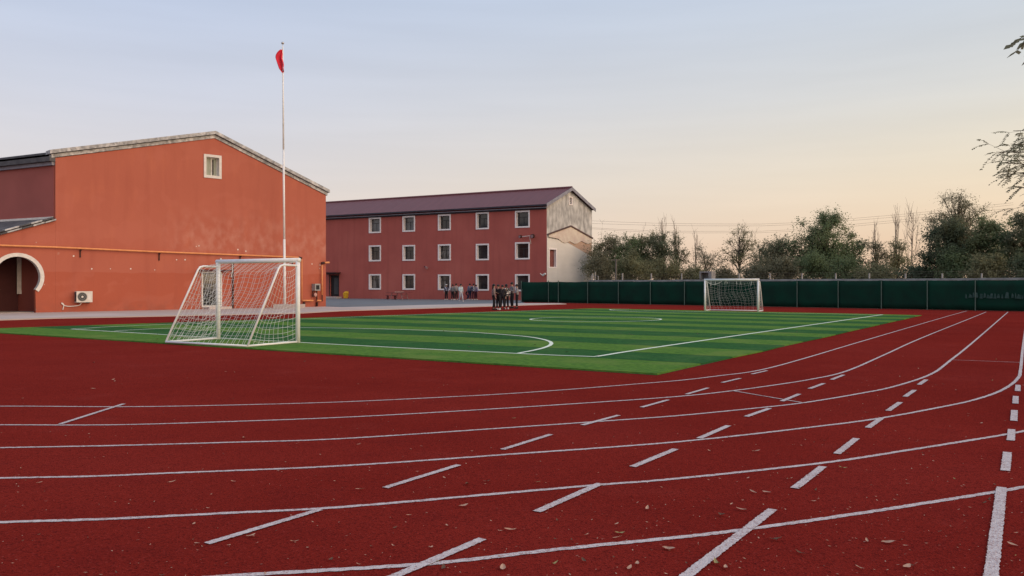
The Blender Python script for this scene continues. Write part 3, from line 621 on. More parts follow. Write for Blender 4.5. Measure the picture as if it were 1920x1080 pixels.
for p, q in (((1026, 438.5), (1069, 423)), ((1069, 423), (1110, 446))):
    a, b = gp_(*p), gp_(*q); MB().prism([(a[0], a[1] - .13), (b[0], b[1] - .13), (b[0], b[1] + .02), (a[0], a[1] + .02)], -.18, .0).build('roof_scar', 'scar', b2, gloc, grz)
a, b = gp_(1027, 442), gp_(1045, 446); MB().prism([(a[0], a[1] - .1), (b[0], b[1] - .1), (b[0], b[1] + .1), (a[0], a[1] + .1)], -.14, -.101).build('old_gutter', 'plaster_rough', b2, gloc, grz)
window(b2, gw_r[0][0], gw_r[1][0], gw_r[0][1], gw_r[2][1], trim=.13, proud=.07, pane_m='shutter', sash_m='shutter', style='single', deep=.24, loc=gloc, rz=grz)
window(b2, at_r[0][0], at_r[1][0], at_r[0][1], at_r[2][1], trim=.09, proud=.05, pane_m='dark', sash_m='white_plain', style='double', deep=.15, loc=gloc, rz=grz)
MB().prism([gp_(1045.4, 545), gp_(1048, 545), gp_(1048, 503), gp_(1045.4, 503)], -.05, -.036).build('pilaster', 'plaster_beige', b2, gloc, grz)
# roof: two slopes, ridge, gutter, verges
gd_l = Vector(((D2 - C2).dot(B2F.e), (D2 - C2).dot(B2F.n))); gh = gd_l.normalized()
over = .45; mid = gh * ridge[0]; x1 = W2 + .35; x0 = -9.0
fr0 = -gh * over; slope = (ridge[1] - eave) / ridge[0]; sl2 = (ridge[1] - zbk) / (gl - ridge[0])
zE = eave - slope * over + .2; zR = ridge[1] + .22; bk = gh * (gl + .18); zB = zbk - sl2 * .18 + .2
def roof_quad(name, a, za, b, zb, m):
    e1 = Vector((.35, -.1)) * 0
    P = [(x0 + a.x, a.y, za), (W2 + .3 + a.x, a.y, za), (W2 + .3 + b.x, b.y, zb), (x0 + b.x, b.y, zb)]
    return MB().add([(p[0], p[1], p[2]) for p in P] + [(p[0], p[1], p[2] - .12) for p in P], [(0, 1, 2, 3), (7, 6, 5, 4), (0, 4, 5, 1), (1, 5, 6, 2), (2, 6, 7, 3), (3, 7, 4, 0)]).build(name, m, b2)
roof_quad('front_roof', fr0, zE, mid, zR, 'roof'); roof_quad('back_roof', bk, zB, mid, zR, 'roof')
MB().tube([(x0 + mid.x, mid.y, zR + .03), (W2 + .3 + mid.x, mid.y, zR + .03)], .13, 8).build('ridge_cap', 'roof', b2)
MB().box(x0 + fr0.x, W2 + .3 + fr0.x, fr0.y - .16, fr0.y - .003, zE - .17, zE - .02).build('gutter', 'gutter', b2)
MB().box(x0 + fr0.x, W2 + .1, fr0.y + .05, -.003, zE - .36, zE - .28).build('soffit', 'verge', b2)
MB().box(x0 + fr0.x, W2 - .03, -.1, -.003, zE - .5, zE - .37).build('eave_board', 'gutter', b2)
def verge(a, za, b, zb):
    P = [(W2 + .305 + a.x, a.y, za), (W2 + .305 + b.x, b.y, zb)]
    d = Vector((gh.y, -gh.x)) * .05
    v = []
    for (x_, y_, z_) in P: v += [(x_, y_, z_ + .05), (x_ + d.x, y_ + d.y, z_ + .05), (x_ + d.x, y_ + d.y, z_ - .3), (x_, y_, z_ - .3)]
    MB().add(v, [(0, 1, 2, 3), (7, 6, 5, 4), (0, 4, 5, 1), (1, 5, 6, 2), (2, 6, 7, 3), (3, 7, 4, 0)]).build('verge_board', 'verge', b2)
verge(fr0, zE, mid, zR); verge(mid, zR, bk, zB)
# fittings on the long facade
def fac_thing(name, label, cat, px, py):
    s_, z_ = sz2(px, py); p = A2 + B2F.e * s_; return thing(name, label, cat, (p.x, p.y, z_), rot2)
t = fac_thing('flood_lights', 'pair of floodlights on a bracket under the top right window', 'floodlight', 990, 444)
MB().tube([(-.6, -.35, 0), (.75, -.35, .1)], .03, 6).build('arm', 'white_plain', t); MB().tube([(.35, 0, -.75), (.35, -.35, 0)], .03, 6).build('stay', 'white_plain', t)
for x_, r_ in ((-.65, .16), (.78, .21)):
    MB().tube([(x_, -.30, .05), (x_ - .05, -.55, .0)], r_, 12).build('lamp_housing', 'bracket', t); MB().tube([(x_ - .05, -.553, .0), (x_ - .055, -.575, -.003)], r_ * .8, 12).build('lamp_lens', 'pp_leg', t)
t = fac_thing('security_camera', 'small pale security camera at the corner of the red facade', 'camera', 1019.5, 515)
MB().tube([(0, -.01, -.1), (0, -.2, -.12), (-.25, -.3, .12)], .05, 6).build('bracket', 'white_plain', t); MB().tube([(.0, -.2, -.05), (.32, -.25, .1)], .1, 8).build('body', 'white_plain', t)
t = fac_thing('wall_speaker', 'small dark horn speaker on the middle of the red facade', 'speaker', 800, 501)
MB().tube([(-.3, -.02, .08), (.1, -.2, 0)], .04, 6).build('bracket', 'bracket', t); MB().tube([(.0, -.2, .05), (.28, -.36, -.1)], .06, 8, r1=.16).build('horn', 'pp_leg', t)

# ------------------------------------------------------------------ fence, boundary wall
FF = Frame(F0, F1); fz = FF.sz
FH = 1.87
fence = thing('screen_fence', 'long dark green mesh screen fence between grey posts behind the pitch', 'fence', (F0.x, F0.y, 0), FF.rz)
post_px = [978, 1029, 1047.5, 1102.5, 1160, 1220, 1284, 1350, 1419, 1495, 1572, 1653, 1739, 1829, 1932, 2050, 2185, 2340]
ps = [fz(p, 540)[0] for p in post_px]; r = random.Random(11)
for i, s_ in enumerate(ps):
    MB().tube([(s_, -.05, -.02), (s_, -.05, FH + (.1 if i < 3 else .03))], .035, 6).build('post', 'fence_post', fence)
    if i + 1 < len(ps):
        n, mrow = 14, 5; v = []; f = []; ph = r.uniform(0, 6); sag = r.uniform(.01, .05)
        for k in range(n + 1):
            for j in range(mrow + 1):
                u = k / n; vv = j / mrow; zt = FH - sag * math.sin(math.pi * u)
                v.append((s_ + (ps[i + 1] - s_) * u, .02 + .03 * math.sin(9 * u + ph + 2 * vv) * math.sin(math.pi * u) + r.uniform(-.008, .008), .02 + (zt - .02) * vv))
        for k in range(n):
            for j in range(mrow):
                q = k * (mrow + 1) + j; f.append((q, q + mrow + 1, q + mrow + 2, q + 1))
        o = MB().add(v, f).build('screen_panel', 'fence', fence, smooth=True)
        sm = o.modifiers.new('thick', 'SOLIDIFY'); sm.thickness = .012
# faded white paint smeared along two bays on the right
x = fz(1810, 555)[0]; x_end = fz(1990, 555)[0]; r = random.Random(4)
while x < x_end:
    w = r.uniform(.08, .26); z0 = .78 + r.uniform(-.03, .02); h = r.uniform(.22, .36)
    MB().prism([(x, z0), (x + w, z0 + r.uniform(-.03, .03)), (x + w * r.uniform(.7, 1.), z0 + h * r.uniform(.6, 1)), (x + w * .3, z0 + h)], -.055, -.047).build('faded_paint_mark', 'faded', fence)
    x += w * r.uniform(.95, 1.5)
WO = F0 + FF.n * 1.1
WF = Frame(WO, WO + FF.e)
bw = thing('boundary_wall', 'grey-topped boundary wall with wire posts behind the green fence', 'wall', (WO.x, WO.y, 0), FF.rz)
sa, sb = WF.sz(1104, 527)[0], WF.sz(2360, 527)[0]
MB().box(sa, sb, 0, .22, 0, 1.86).build('wall_body', 'concrete', bw)
x = sa; r = random.Random(2)
while x < sb:
    L = r.uniform(3.4, 5.0); dz = r.uniform(-.012, .012); MB().box(x + .01, min(x + L, sb), -.06, .28, 1.862 + dz, 2.0 + dz).build('coping_slab', 'concrete', bw); x += L
wire_pts = []
for px in (1110, 1166, 1220, 1277, 1330, 1385, 1443, 1503, 1566, 1629, 1697, 1766, 1840, 1925, 2020):
    s_ = WF.sz(px, 520)[0]; wire_pts.append(s_); h = EYE + (HZ - 512.5) / F * (WO.y + FF.e.y * s_)
    MB().box(s_ - .04, s_ + .04, .06, .14, 2.015, h).build('wire_post', 'pale_post', bw)
for zf in (2.15, 2.3, 2.45):
    MB().tube([(s_, .1, zf - .03 * (i % 2)) for i, s_ in enumerate(wire_pts)], .006, 4).build('strand', 'wire', bw)
s0_, s1_ = WF.sz(1313.5, 520)[0], WF.sz(1336, 520)[0]
p = WO + FF.e * s0_
bx = thing('concrete_box', 'small open concrete box standing on the boundary wall behind the far goal', 'box', (p.x, p.y, 2.015), FF.rz)
bl = s1_ - s0_; m = MB(); m.box(0, .1, -.15, .45, 0, .52); m.box(bl - .28, bl, -.15, .45, 0, .52); m.box(0, bl, -.17, .47, .523, .62); m.box(.1, bl - .28, .4, .45, 0, .52); m.build('shell', 'concrete', bx)
t = thing('pipe_railing', 'short white pipe railing at the foot of the peeling end wall', 'railing', (*at(1109, 73.5), 0), FF.rz)
zb_ = EYE
MB().tube([(0, 0, 0), (0, 0, 2.45), (.75, 0, 2.35), (.8, 0, 0)], .035, 6).build('hoop', 'pale_post', t); MB().tube([(.42, 0, 0), (.42, 0, 2.75)], .04, 6).build('upright', 'pale_post', t)
d = 76.5; p = at(1155, d); t = thing('utility_post', 'slim concrete post with a short crossarm behind the green fence', 'post', (p.x, p.y, 0))
zt = zz(486, d); MB().tube([(0, 0, 0), (0, 0, zt)], .11, 8, r1=.08).build('post', 'pole_wood', t); MB().box(-.45, .3, -.05, .05, zt - .12, zt - .02).build('crossarm', 'pole_wood', t)

# ------------------------------------------------------------------ goals
def make_goal(name, label, P, ux, Wd, Hh, Dp, seed, cell, cord, torn=False, top_back=.42, side_h=.91):
    rz = math.atan2(ux.y, ux.x); t = thing(name, label, 'goal', (P.x, P.y, .036), rz)
    # local: x along goal mouth, y towards the back of the net
    r_ = .058
    for x_ in (0, Wd): MB().tube([(x_, 0, 0), (x_, 0, Hh - r_)], r_, 12).build('post', 'white_metal', t, smooth=True)
    MB().tube([(-r_, 0, Hh - r_), (Wd + r_, 0, Hh - r_)], r_ + .002, 12).build('crossbar', 'white_metal', t, smooth=True)
    zs = Hh * side_h
    def side(x_):
        return [(x_, .02, zs), (x_, top_back * .82, zs + .005), (x_, top_back, zs - .02), (x_, top_back * 1.12, zs - .1), (x_, Dp, .03)]
    for x_ in (0, Wd):
        MB().tube(side(x_), .027, 8).build('side_stay', 'white_metal', t, smooth=True)
        MB().tube([(x_, 0, .03), (x_, Dp, .03)], .027, 8).build('base_rail', 'white_metal', t, smooth=True)
    MB().tube([(0, Dp, .03), (Wd, Dp, .03)], .027, 8).build('back_rail', 'white_metal', t, smooth=True)
    rg_ = random.Random(seed)
    # back sheet: from crossbar over the stays down to the back rail, with sag
    prof = [(0.0, Hh - .1), (top_back, zs - .0), (Dp, .04)]
    seg = [math.dist(prof[i], prof[i + 1]) for i in range(2)]; tot = sum(seg)
    ph = [rg_.uniform(0, 6.28) for _ in range(8)]
    def back(u, v):                            # u across, v down
        q = v * tot
        if q < seg[0]: k = q / seg[0]; y, z = prof[0][0] + (prof[1][0] - prof[0][0]) * k, prof[0][1] + (prof[1][1] - prof[0][1]) * k
        else: k = (q - seg[0]) / seg[1]; y, z = prof[1][0] + (prof[2][0] - prof[1][0]) * k, prof[1][1] + (prof[2][1] - prof[1][1]) * k
        b = math.sin(math.pi * u) ** .6
        sagv = b * (.30 * math.sin(math.pi * min(1, v * 1.6)) if v < .625 else 0)
        z -= sagv * .75 + b * .05 * math.sin(5 * u * 3.14 + ph[0]) * math.sin(math.pi * v)
        y -= b * .22 * math.sin(math.pi * v) + .05 * math.sin(7 * u + 5 * v + ph[1]) * math.sin(math.pi * v)
        x_ = Wd * u + .07 * math.sin(6 * v + 4 * u + ph[2]) * b
        if torn and v < .2:
            z -= (.2 - v) * b * (.35 + .3 * math.sin(9 * u + 1))
        return (x_, y, max(z, .03))
    nu, nv = int(Wd / cell), int(tot / cell); m = MB()
    for i in range(nu + 1): m.tube([back(min(1, max(0, (i + .25 * math.sin(i * 2.1)) / nu)), k / 26) for k in range(27)], cord, 3, cap=False)
    for j in range(nv + 1): m.tube([back(k / 26, min(1, max(0, (j + .2 * math.sin(j * 1.7)) / nv))) for k in range(27)], cord, 3, cap=False)
    m.build('back_net', 'net', t)
    for x_, sg in ((0, 1), (Wd, -1)):
        def sidep(u, v):                       # u from post to stay, v up
            z = zs * v; ymax = Dp + (top_back * 1.05 - Dp) * v; y = ymax * u
            b = math.sin(math.pi * u) * math.sin(math.pi * min(1, v * .9 + .1))
            z2 = z - .16 * math.sin(math.pi * u) * (1 if v > .05 else 0) + .06 * math.sin(6 * v + 4 * u + ph[3 + (sg > 0)]) * b
            return (x_ + sg * (.05 + .08 * math.sin(5 * v + ph[5])) * b, y + .06 * math.sin(8 * v + ph[6] + x_) * b, max(.03, z2))
        m = MB(); n1, n2 = max(3, int(Dp / cell * .8)), int(zs / cell)
        for i in range(n1 + 1): m.tube([sidep(i / n1, k / 20) for k in range(21)], cord, 3, cap=False)
        for j in range(n2 + 1): m.tube([sidep(k / 14, min(1, (j + .25 * math.sin(j * 1.3 + x_)) / n2) if j else 0) for k in range(15)], cord, 3, cap=False)
        m.build('side_net', 'net', t)
    return t, Wd, Hh, zs
P0, P1 = G(400, 639.0), G(558, 645.5)
ux = (P1 - P0).normalized(); ang = Vector((.872, -.49)).normalized(); ux = ang
Wn = 3.0; 
# near goal: its back faces the camera, so local x runs right-to-left
near_R = G(558.5, 645.5); near_L = near_R - ux * Wn
make_goal('football_goal', 'large white football goal with sagging white net, nearest the camera', near_R, -ux, Wn, 2.235, 1.72, 5, .13, .0043, top_back=.62)
ux2 = (G(1412, 586) - G(1323, 584.2)).normalized(); fl = G(1322, 584.0); ux2 = Vector((.86, -.51))
tt_, Wd_, Hh_, zs_ = make_goal('football_goal', 'smaller-looking white football goal standing in front of the green fence', fl, ux2, 3.12, 1.90, 1.05, 9, .15, .0030, torn=True, top_back=.35)
cordm = MB(); cordm.tube([(.02 + .95 * k / 10, .12, zs_ + .02 - .18 * math.sin(math.pi * k / 10)) for k in range(11)], .016, 5).build('torn_net_edge', 'net', tt_)
r = random.Random(8)
for x_ in (.35, .62, 1.2, 1.27, 1.85, 2.1, 2.72): MB().tube([(x_, .05, Hh_ - .12), (x_ + r.uniform(-.05, .05), .07, Hh_ - .12 - r.uniform(.12, .3))], .014, 4).build('loose_tie', 'net', tt_)

# ------------------------------------------------------------------ flagpole and flag
dpole = 54.6; p = at(534, dpole)
t = thing('flagpole', 'tall slim white flagpole on a pale plinth beside the hall', 'flagpole', (p.x, p.y, 0))
ztop = zz(87, dpole); lean = -.14
secs = [(0.05, .085), (4.6, .080), (4.62, .070), (10.5, .066), (10.52, .056), (ztop, .045)]
for i in range(0, 6, 2):
    (za, ra), (zb, rb) = secs[i], secs[i + 1]; MB().tube([(lean * za / ztop, 0, za), (lean * zb / ztop, 0, zb)], ra, 12, r1=rb).build('pole_section', 'white_metal', t, smooth=True)
MB().tube([(lean, 0, ztop), (lean, 0, ztop + .14)], .02, 6).build('finial_stem', 'steel', t); MB().ball((lean, 0, ztop + .22), .10, .10, .09, 12, 8).build('finial_ball', 'steel', t, smooth=True)
MB().box(-.55, 1.15, -.8, .8, .0, .30).build('plinth', 'path', t)
zf = zz(93, dpole)
fg = tag(None or bpy.data.objects.new('flag', None), 'limp red flag hanging at the top of the tall white pole', 'flag'); col.objects.link(fg); fg.location = (p.x + lean, p.y, zf)
v = []; f = []; nu, nv = 30, 20; hgt = (137 - 93) / F * dpole
for j in range(nv + 1):
    b = j / nv
    for i in range(nu + 1):
        a = i / nu; wl = .50 * math.sin(math.pi * min(1, b ** .85 * .93 + .05)) ** .9
        tri = abs(((a * 2.2) % 2) - 1); left = -wl * (1 - tri) if a > 0 else -.02
        right = .14 * math.sin(math.pi * max(0, b - .35) / .65) * a + (.14 * a * max(0, b - .85) / .15)
        v.append((left * (1 - .25 * a) + right + .02 * math.sin(9 * b + 7 * a), -.09 + .10 * math.sin(a * 9 + 2 * b) - .05 * a, -hgt * (b * (.97 + .04 * math.sin(a * 5))) - .10 * a * (1 - b)))
for j in range(nv):
    for i in range(nu): q = j * (nu + 1) + i; f.append((q, q + 1, q + nu + 2, q + nu + 1))
o = MB().add(v, f).build('cloth', 'flag', fg, smooth=True); sm = o.modifiers.new('thick', 'SOLIDIFY'); sm.thickness = .006
MB().tube([(.0, -.05, .05), (.01, -.05, -hgt)], .01, 5).build('halyard', 'white_plain', fg)

# ------------------------------------------------------------------ court furniture
d = 89.5; p = at(748, d); t = thing('ping_pong_table', 'dark red table tennis table in front of the red facade', 'table', (p.x, p.y, .01), rot2)
MB().box(-1.2, 1.3, -.76, .76, .70, .76).build('table_top', 'pp_red', t)
for x_ in (-.75, .85):
    for y_ in (-.5, .5): MB().tube([(x_ * .75, y_, .70), (x_, y_, 0)], .035, 6).build('leg', 'pp_leg', t)
    MB().tube([(x_ * .85, -.5, .42), (x_ * .85, .5, .42)], .025, 6).build('stretcher', 'pp_leg', t)
MB().box(.03, .05, -.8, .8, .762, .90).build('net', 'pp_leg', t)
bench = thing('bench', 'low dark red bench left of the table tennis table', 'bench', (*at(735, 90.8), .01), rot2)
MB().box(-.8, .6, -.15, .15, .40, .45).build('seat', 'pp_red', bench)
for x_ in (-.6, .4): MB().box(x_ - .04, x_ + .04, -.14, .14, 0, .399).build('leg', 'pp_red', bench)
d = 95.0; p = at(648.5, d); t = thing('wheeled_bin', 'yellow plastic bin by the doorway of the red block', 'bin', (p.x, p.y, .01), rot2 + .4)
m = MB(); m.add([(-.2, -.2, .05), (.2, -.2, .05), (.2, .2, .05), (-.2, .2, .05), (-.26, -.26, .62), (.26, -.26, .62), (.26, .26, .62), (-.26, .26, .62)], [(3, 2, 1, 0), (4, 5, 6, 7), (0, 1, 5, 4), (1, 2, 6, 5), (2, 3, 7, 6), (3, 0, 4, 7)]).build('body', 'yellow', t)
m = MB(); m.add([(-.28, -.28, .623), (.28, -.28, .623), (.28, .28, .623), (-.28, .28, .623), (-.1, .1, .86), (.22, .1, .86), (.22, .28, .84), (-.1, .28, .84)], [(3, 2, 1, 0), (4, 5, 6, 7), (0, 1, 5, 4), (1, 2, 6, 5), (2, 3, 7, 6), (3, 0, 4, 7)]).build('lid', 'yellow', t)
for x_ in (-.18, .18): MB().tube([(x_ - .03, .2, .07), (x_ + .03, .2, .07)], .07, 10).build('wheel', 'dark', t)

# ------------------------------------------------------------------ people
def skin_mesh(name, verts, edges, radii, m, sub=1):
    me = bpy.data.meshes.new(name); me.from_pydata(verts, edges, []); ob = bpy.data.objects.new(name, me); col.objects.link(ob)
    ob.modifiers.new('s', 'SKIN'); sb = ob.modifiers.new('d', 'SUBSURF'); sb.levels = sub; sb.render_levels = sub
    for i, r_ in enumerate(radii):
        sv = me.skin_vertices[0].data[i]; sv.radius = r_ if isinstance(r_, tuple) else (r_, r_); sv.use_root = (i == 0)
    dg = bpy.context.evaluated_depsgraph_get(); out = bpy.data.meshes.new_from_object(ob.evaluated_get(dg))
    bpy.data.objects.remove(ob); out.name = name; out.materials.clear(); out.materials.append(M[m]); return out
def person(px, d, hgt, face, label, top, trousers, pose='stand', hair='short', coat=1.0, shoe='shoe', seed=0, cap=None, group=None, topz=0.0):
    p = at(px, d); t = thing('person', label, 'person', (p.x, p.y, .035 if d < 60 else .01), math.radians(face), group)
    k = hgt / 1.65; r_ = random.Random(seed); S = lambda v: tuple(c * k for c in v)
    la = r_.uniform(-.04, .04); st = .09
    hipL, hipR = (-.085, 0, .86), (.085, 0, .86)
    if pose == 'walk': ft = [(-.08, .26, .07), (.08, -.24, .10)]; kn = [(-.085, .17, .48), (.085, -.02, .46)]
    elif pose == 'lean': ft = [(-.16, .10, .07), (.10, -.05, .07)]; kn = [(-.12, .08, .47), (.095, .0, .47)]
    elif pose == 'bend': ft = [(-.11, .0, .07), (.11, .05, .07)]; kn = [(-.11, .16, .45), (.11, .18, .45)]
    else: ft = [(-.10 - abs(la), .02 + la, .07), (.10 + abs(la), -.02 - la, .07)]; kn = [(-.095, .03, .47), (.095, .02, .47)]
    fwd = .0 if pose != 'bend' else .30
    pel = (0, -.02, .90); wst = (0, fwd * .35, 1.04); chs = (0, fwd * .8, 1.27); nek = (0, fwd + .02, 1.41); hd = (0, fwd * 1.2 + .03, 1.53); ht = (0, fwd * 1.2 + .02, 1.60)
    if pose == 'bend': pel = (0, -.08, .84); hipL, hipR = (-.085, -.07, .80), (.085, -.07, .80); nek = (0, .32, 1.26); hd = (0, .38, 1.36); ht = (0, .40, 1.43); chs = (0, .22, 1.16); wst = (0, .06, .98)
    shL, shR = (-.165, chs[1], chs[2] + .07), (.165, chs[1], chs[2] + .07)
    mode = pose if pose in ('cross', 'phone') else ('walk' if pose == 'walk' else 'down')
    if mode == 'cross': el = [(-.22, .05, 1.08), (.22, .05, 1.08)]; wr = [(.03, .20, 1.12), (-.05, .19, 1.07)]
    elif mode == 'phone': el = [(-.21, .02, 1.08), (.21, .02, 1.08)]; wr = [(-.10, .24, 1.16), (.09, .23, 1.14)]
    elif mode == 'walk': el = [(-.23, -.10, 1.10), (.23, .06, 1.10)]; wr = [(-.24, -.02, .88), (.22, .22, .94)]
    else: el = [(-.23, chs[1] - .03, chs[2] - .20), (.23, chs[1] - .02, chs[2] - .20)]; wr = [(-.235, chs[1] + .05, chs[2] - .43), (.235, chs[1] + .06, chs[2] - .43)]
    # body: one continuous skin surface, with fingers
    V = [pel, wst, chs, nek, hd, ht, hipL, kn[0], ft[0], hipR, kn[1], ft[1], shL, el[0], wr[0], shR, el[1], wr[1]]
    E = [(0, 1), (1, 2), (2, 3), (3, 4), (4, 5), (0, 6), (6, 7), (7, 8), (0, 9), (9, 10), (10, 11), (2, 12), (12, 13), (13, 14), (2, 15), (15, 16), (16, 17)]
    R = [.10, .10, .12, .05, (.078, .092), (.07, .08), .075, .052, .036, .075, .052, .036, .05, .038, .027, .05, .038, .027]
    for w_i, e_i, sgn in ((14, 13, 1), (17, 16, -1)):
        w_, e_ = Vector(V[w_i]), Vector(V[e_i]); dr_ = (w_ - e_).normalized(); sd = dr_.orthogonal().normalized(); pm = w_ + dr_ * .06; V.append(tuple(pm)); R.append((.034, .022)); E.append((w_i, len(V) - 1)); pi = len(V) - 1
        for q, ln in ((-.028, .055), (-.01, .068), (.01, .064), (.028, .048)):
            V.append(tuple(pm + sd * q + dr_ * .035)); R.append(.009); E.append((pi, len(V) - 1)); V.append(tuple(pm + sd * q * 1.15 + dr_ * (.035 + ln * .8) + dr_.cross(sd) * .012)); R.append(.007); E.append((len(V) - 2, len(V) - 1))
        V.append(tuple(w_ + dr_ * .04 + sd * .055 * sgn)); R.append(.009); E.append((pi, len(V) - 1))
    me = skin_mesh('body', [S(v) for v in V], E, [tuple(c * k for c in r0) if isinstance(r0, tuple) else r0 * k for r0 in R], 'skin')
    bm = bmesh.new(); bm.from_mesh(me)
    for c_, s_ in (((hd[0], hd[1] + .095, hd[2]), (.012, .02, .018)), ((hd[0] - .085, hd[1], hd[2]), (.012, .02, .03)), ((hd[0] + .085, hd[1], hd[2]), (.012, .02, .03))):
        bmesh.ops.create_icosphere(bm, subdivisions=1, radius=1.0, matrix=Matrix.Translation(S(c_)) @ Matrix.Diagonal((s_[0] * k, s_[1] * k, s_[2] * k, 1)))
    bm.to_mesh(me); bm.free(); link('body', me, t, smooth=True)
    fm = MB()
    for x_ in (-.03, .03): fm.ball(S((hd[0] + x_, hd[1] + .084, hd[2] + .022)), .010 * k, .006 * k, .006 * k, 6, 4)
    fm.ball(S((hd[0], hd[1] + .083, hd[2] - .045)), .02 * k, .006 * k, .005 * k, 6, 4)
    fm.build('face_features', 'c_maroon', t)
    # trousers
    me = skin_mesh('trousers', [S(v) for v in [pel, wst, hipL, kn[0], (ft[0][0], ft[0][1], .12), hipR, kn[1], (ft[1][0], ft[1][1], .12)]], [(0, 1), (0, 2), (2, 3), (3, 4), (0, 5), (5, 6), (6, 7)], [r0 * k for r0 in (.125, .115, .098, .078, .068, .098, .078, .068)], trousers)
    link('trousers', me, t, smooth=True)
    lo_ = Vector(pel) + (Vector(pel) - Vector(wst)) * (.35 * coat + topz)
    wm = [tuple(Vector(e_) + (Vector(w_) - Vector(e_)) * .92) for e_, w_ in zip(el, wr)]
    me = skin_mesh('jacket', [S(v) for v in [chs, wst, tuple(lo_), (nek[0], nek[1], nek[2] - .02), shL, el[0], wm[0], shR, el[1], wm[1]]], [(0, 1), (1, 2), (0, 3), (0, 4), (4, 5), (5, 6), (0, 7), (7, 8), (8, 9)], [r0 * k if not isinstance(r0, tuple) else tuple(c * k for c in r0) for r0 in ((.165, .13), (.155, .125), (.165, .135), .062, .075, .062, .05, .075, .062, .05)], top)
    link('jacket', me, t, smooth=True)
    hm = MB(); hm.ball(S((hd[0], hd[1] - .02, hd[2] + .045)), .098 * k, .108 * k, .098 * k, 10, 7)
    if hair == 'long': hm.ball(S((hd[0], hd[1] - .07, hd[2] - .12)), .095 * k, .06 * k, .22 * k, 10, 7)
    if hair == 'tail': hm.tube([S((hd[0], hd[1] - .1, hd[2] + .03)), S((hd[0], hd[1] - .17, hd[2] - .06)), S((hd[0], hd[1] - .15, hd[2] - .24))], .045 * k, 6, r1=.015 * k)
    hm.build('hair', 'hair', t, smooth=True)
    if cap:
        cm = MB(); cm.ball(S((hd[0], hd[1] - .015, hd[2] + .07)), .108 * k, .115 * k, .085 * k, 10, 7); cm.box(-.07 * k, .07 * k, (hd[1] + .06) * k, (hd[1] + .17) * k, (hd[2] + .06) * k, (hd[2] + .075) * k); cm.build('cap', cap, t, smooth=True)
    for q in ft:
        sm_ = MB(); x_, y_, z_ = q; z0 = z_ - .07
        sm_.add([S(v) for v in [(x_ - .045, y_ - .07, z0), (x_ + .045, y_ - .07, z0), (x_ + .05, y_ + .17, z0), (x_ - .05, y_ + .17, z0), (x_ - .04, y_ - .06, z0 + .10), (x_ + .04, y_ - .06, z0 + .10), (x_ + .042, y_ + .06, z0 + .10), (x_ - .042, y_ + .06, z0 + .10), (x_ + .035, y_ + .18, z0 + .045), (x_ - .035, y_ + .18, z0 + .045)]],
                [(3, 2, 1, 0), (4, 5, 6, 7), (0, 1, 5, 4), (1, 2, 8, 6, 5), (2, 3, 9, 8), (3, 0, 4, 7, 9), (6, 8, 9, 7)])
        sm_.build('shoe', shoe, t)
    return t
g1, g2 = 'students standing by the edge of the pitch', 'students gathered in front of the red facade'
person(925.5, 51.0, 1.58, -75, 'person with long dark hair in a pale brown top, leftmost by the pitch', 'c_beige', 'c_black', 'lean', 'long', shoe='c_black', seed=1, group=g1)
person(934.5, 51.4, 1.56, 150, 'person in a black jacket with pale collar beside the long-haired person in pale brown', 'c_black', 'c_black', 'cross', 'short', seed=2, group=g1)
person(942.3, 52.3, 1.53, 170, 'person in a long black coat, third from left by the pitch', 'c_charcoal', 'c_black', 'stand', 'short', coat=2.6, shoe='c_black', seed=3, group=g1)
person(949.5, 52.6, 1.58, 20, 'person in a black and white patterned top by the pitch', 'c_pattern', 'c_black', 'stand', 'tail', coat=1.8, seed=4, group=g1)
person(960.3, 54.8, 1.71, 120, 'tallest person by the pitch, in a light grey shirt and black trousers', 'c_grey', 'c_black', 'phone', 'short', shoe='c_black', seed=5, group=g1)
person(969.3, 54.0, 1.58, 100, 'person in a pale grey shirt, rightmost by the pitch next to the fence end', 'c_lightgrey', 'c_black', 'cross', 'short', shoe='c_black', seed=6, group=g1)
person(837, 87.2, 1.64, 160, 'person in a white cap and black top in front of the third ground-floor window', 'c_stripe', 'c_black', 'stand', 'short', cap='c_white', seed=7, group=g2)
person(848.8, 86.6, 1.63, -20, 'person in a mid-grey jacket with back turned, left of the pale hoodie', 'c_grey', 'c_black', 'stand', 'short', seed=8, group=g2)
person(855.3, 87.0, 1.72, 10, 'tall person in a pale grey hoodie standing behind the pale blue jacket', 'c_lightgrey', 'c_black', 'stand', 'short', seed=9, group=g2)
person(864, 78.5, 1.66, -150, 'person in a pale blue jacket and light trousers walking across the court', 'c_paleblue', 'c_palepants', 'walk', 'long', seed=10, group=g2)
person(881, 86.8, 1.72, 30, 'person in a denim-blue jacket and dark trousers left of the fourth window', 'c_denim', 'c_navy', 'stand', 'short', seed=11, group=g2)
person(888, 86.4, 1.70, -10, 'person in a navy striped top next to the denim jacket', 'c_stripe', 'c_maroon', 'phone', 'short', seed=12, group=g2)
person(892.3, 87.3, 1.60, -40, 'person in a lilac top at the right end of the group by the facade', 'c_lilac', 'c_maroon', 'stand', 'tail', seed=13, group=g2)
person(875, 87.6, 1.40, -90, 'person in dark maroon bending forward beside the denim jacket', 'c_maroon', 'c_navy', 'bend', 'short', seed=14, group=g2)

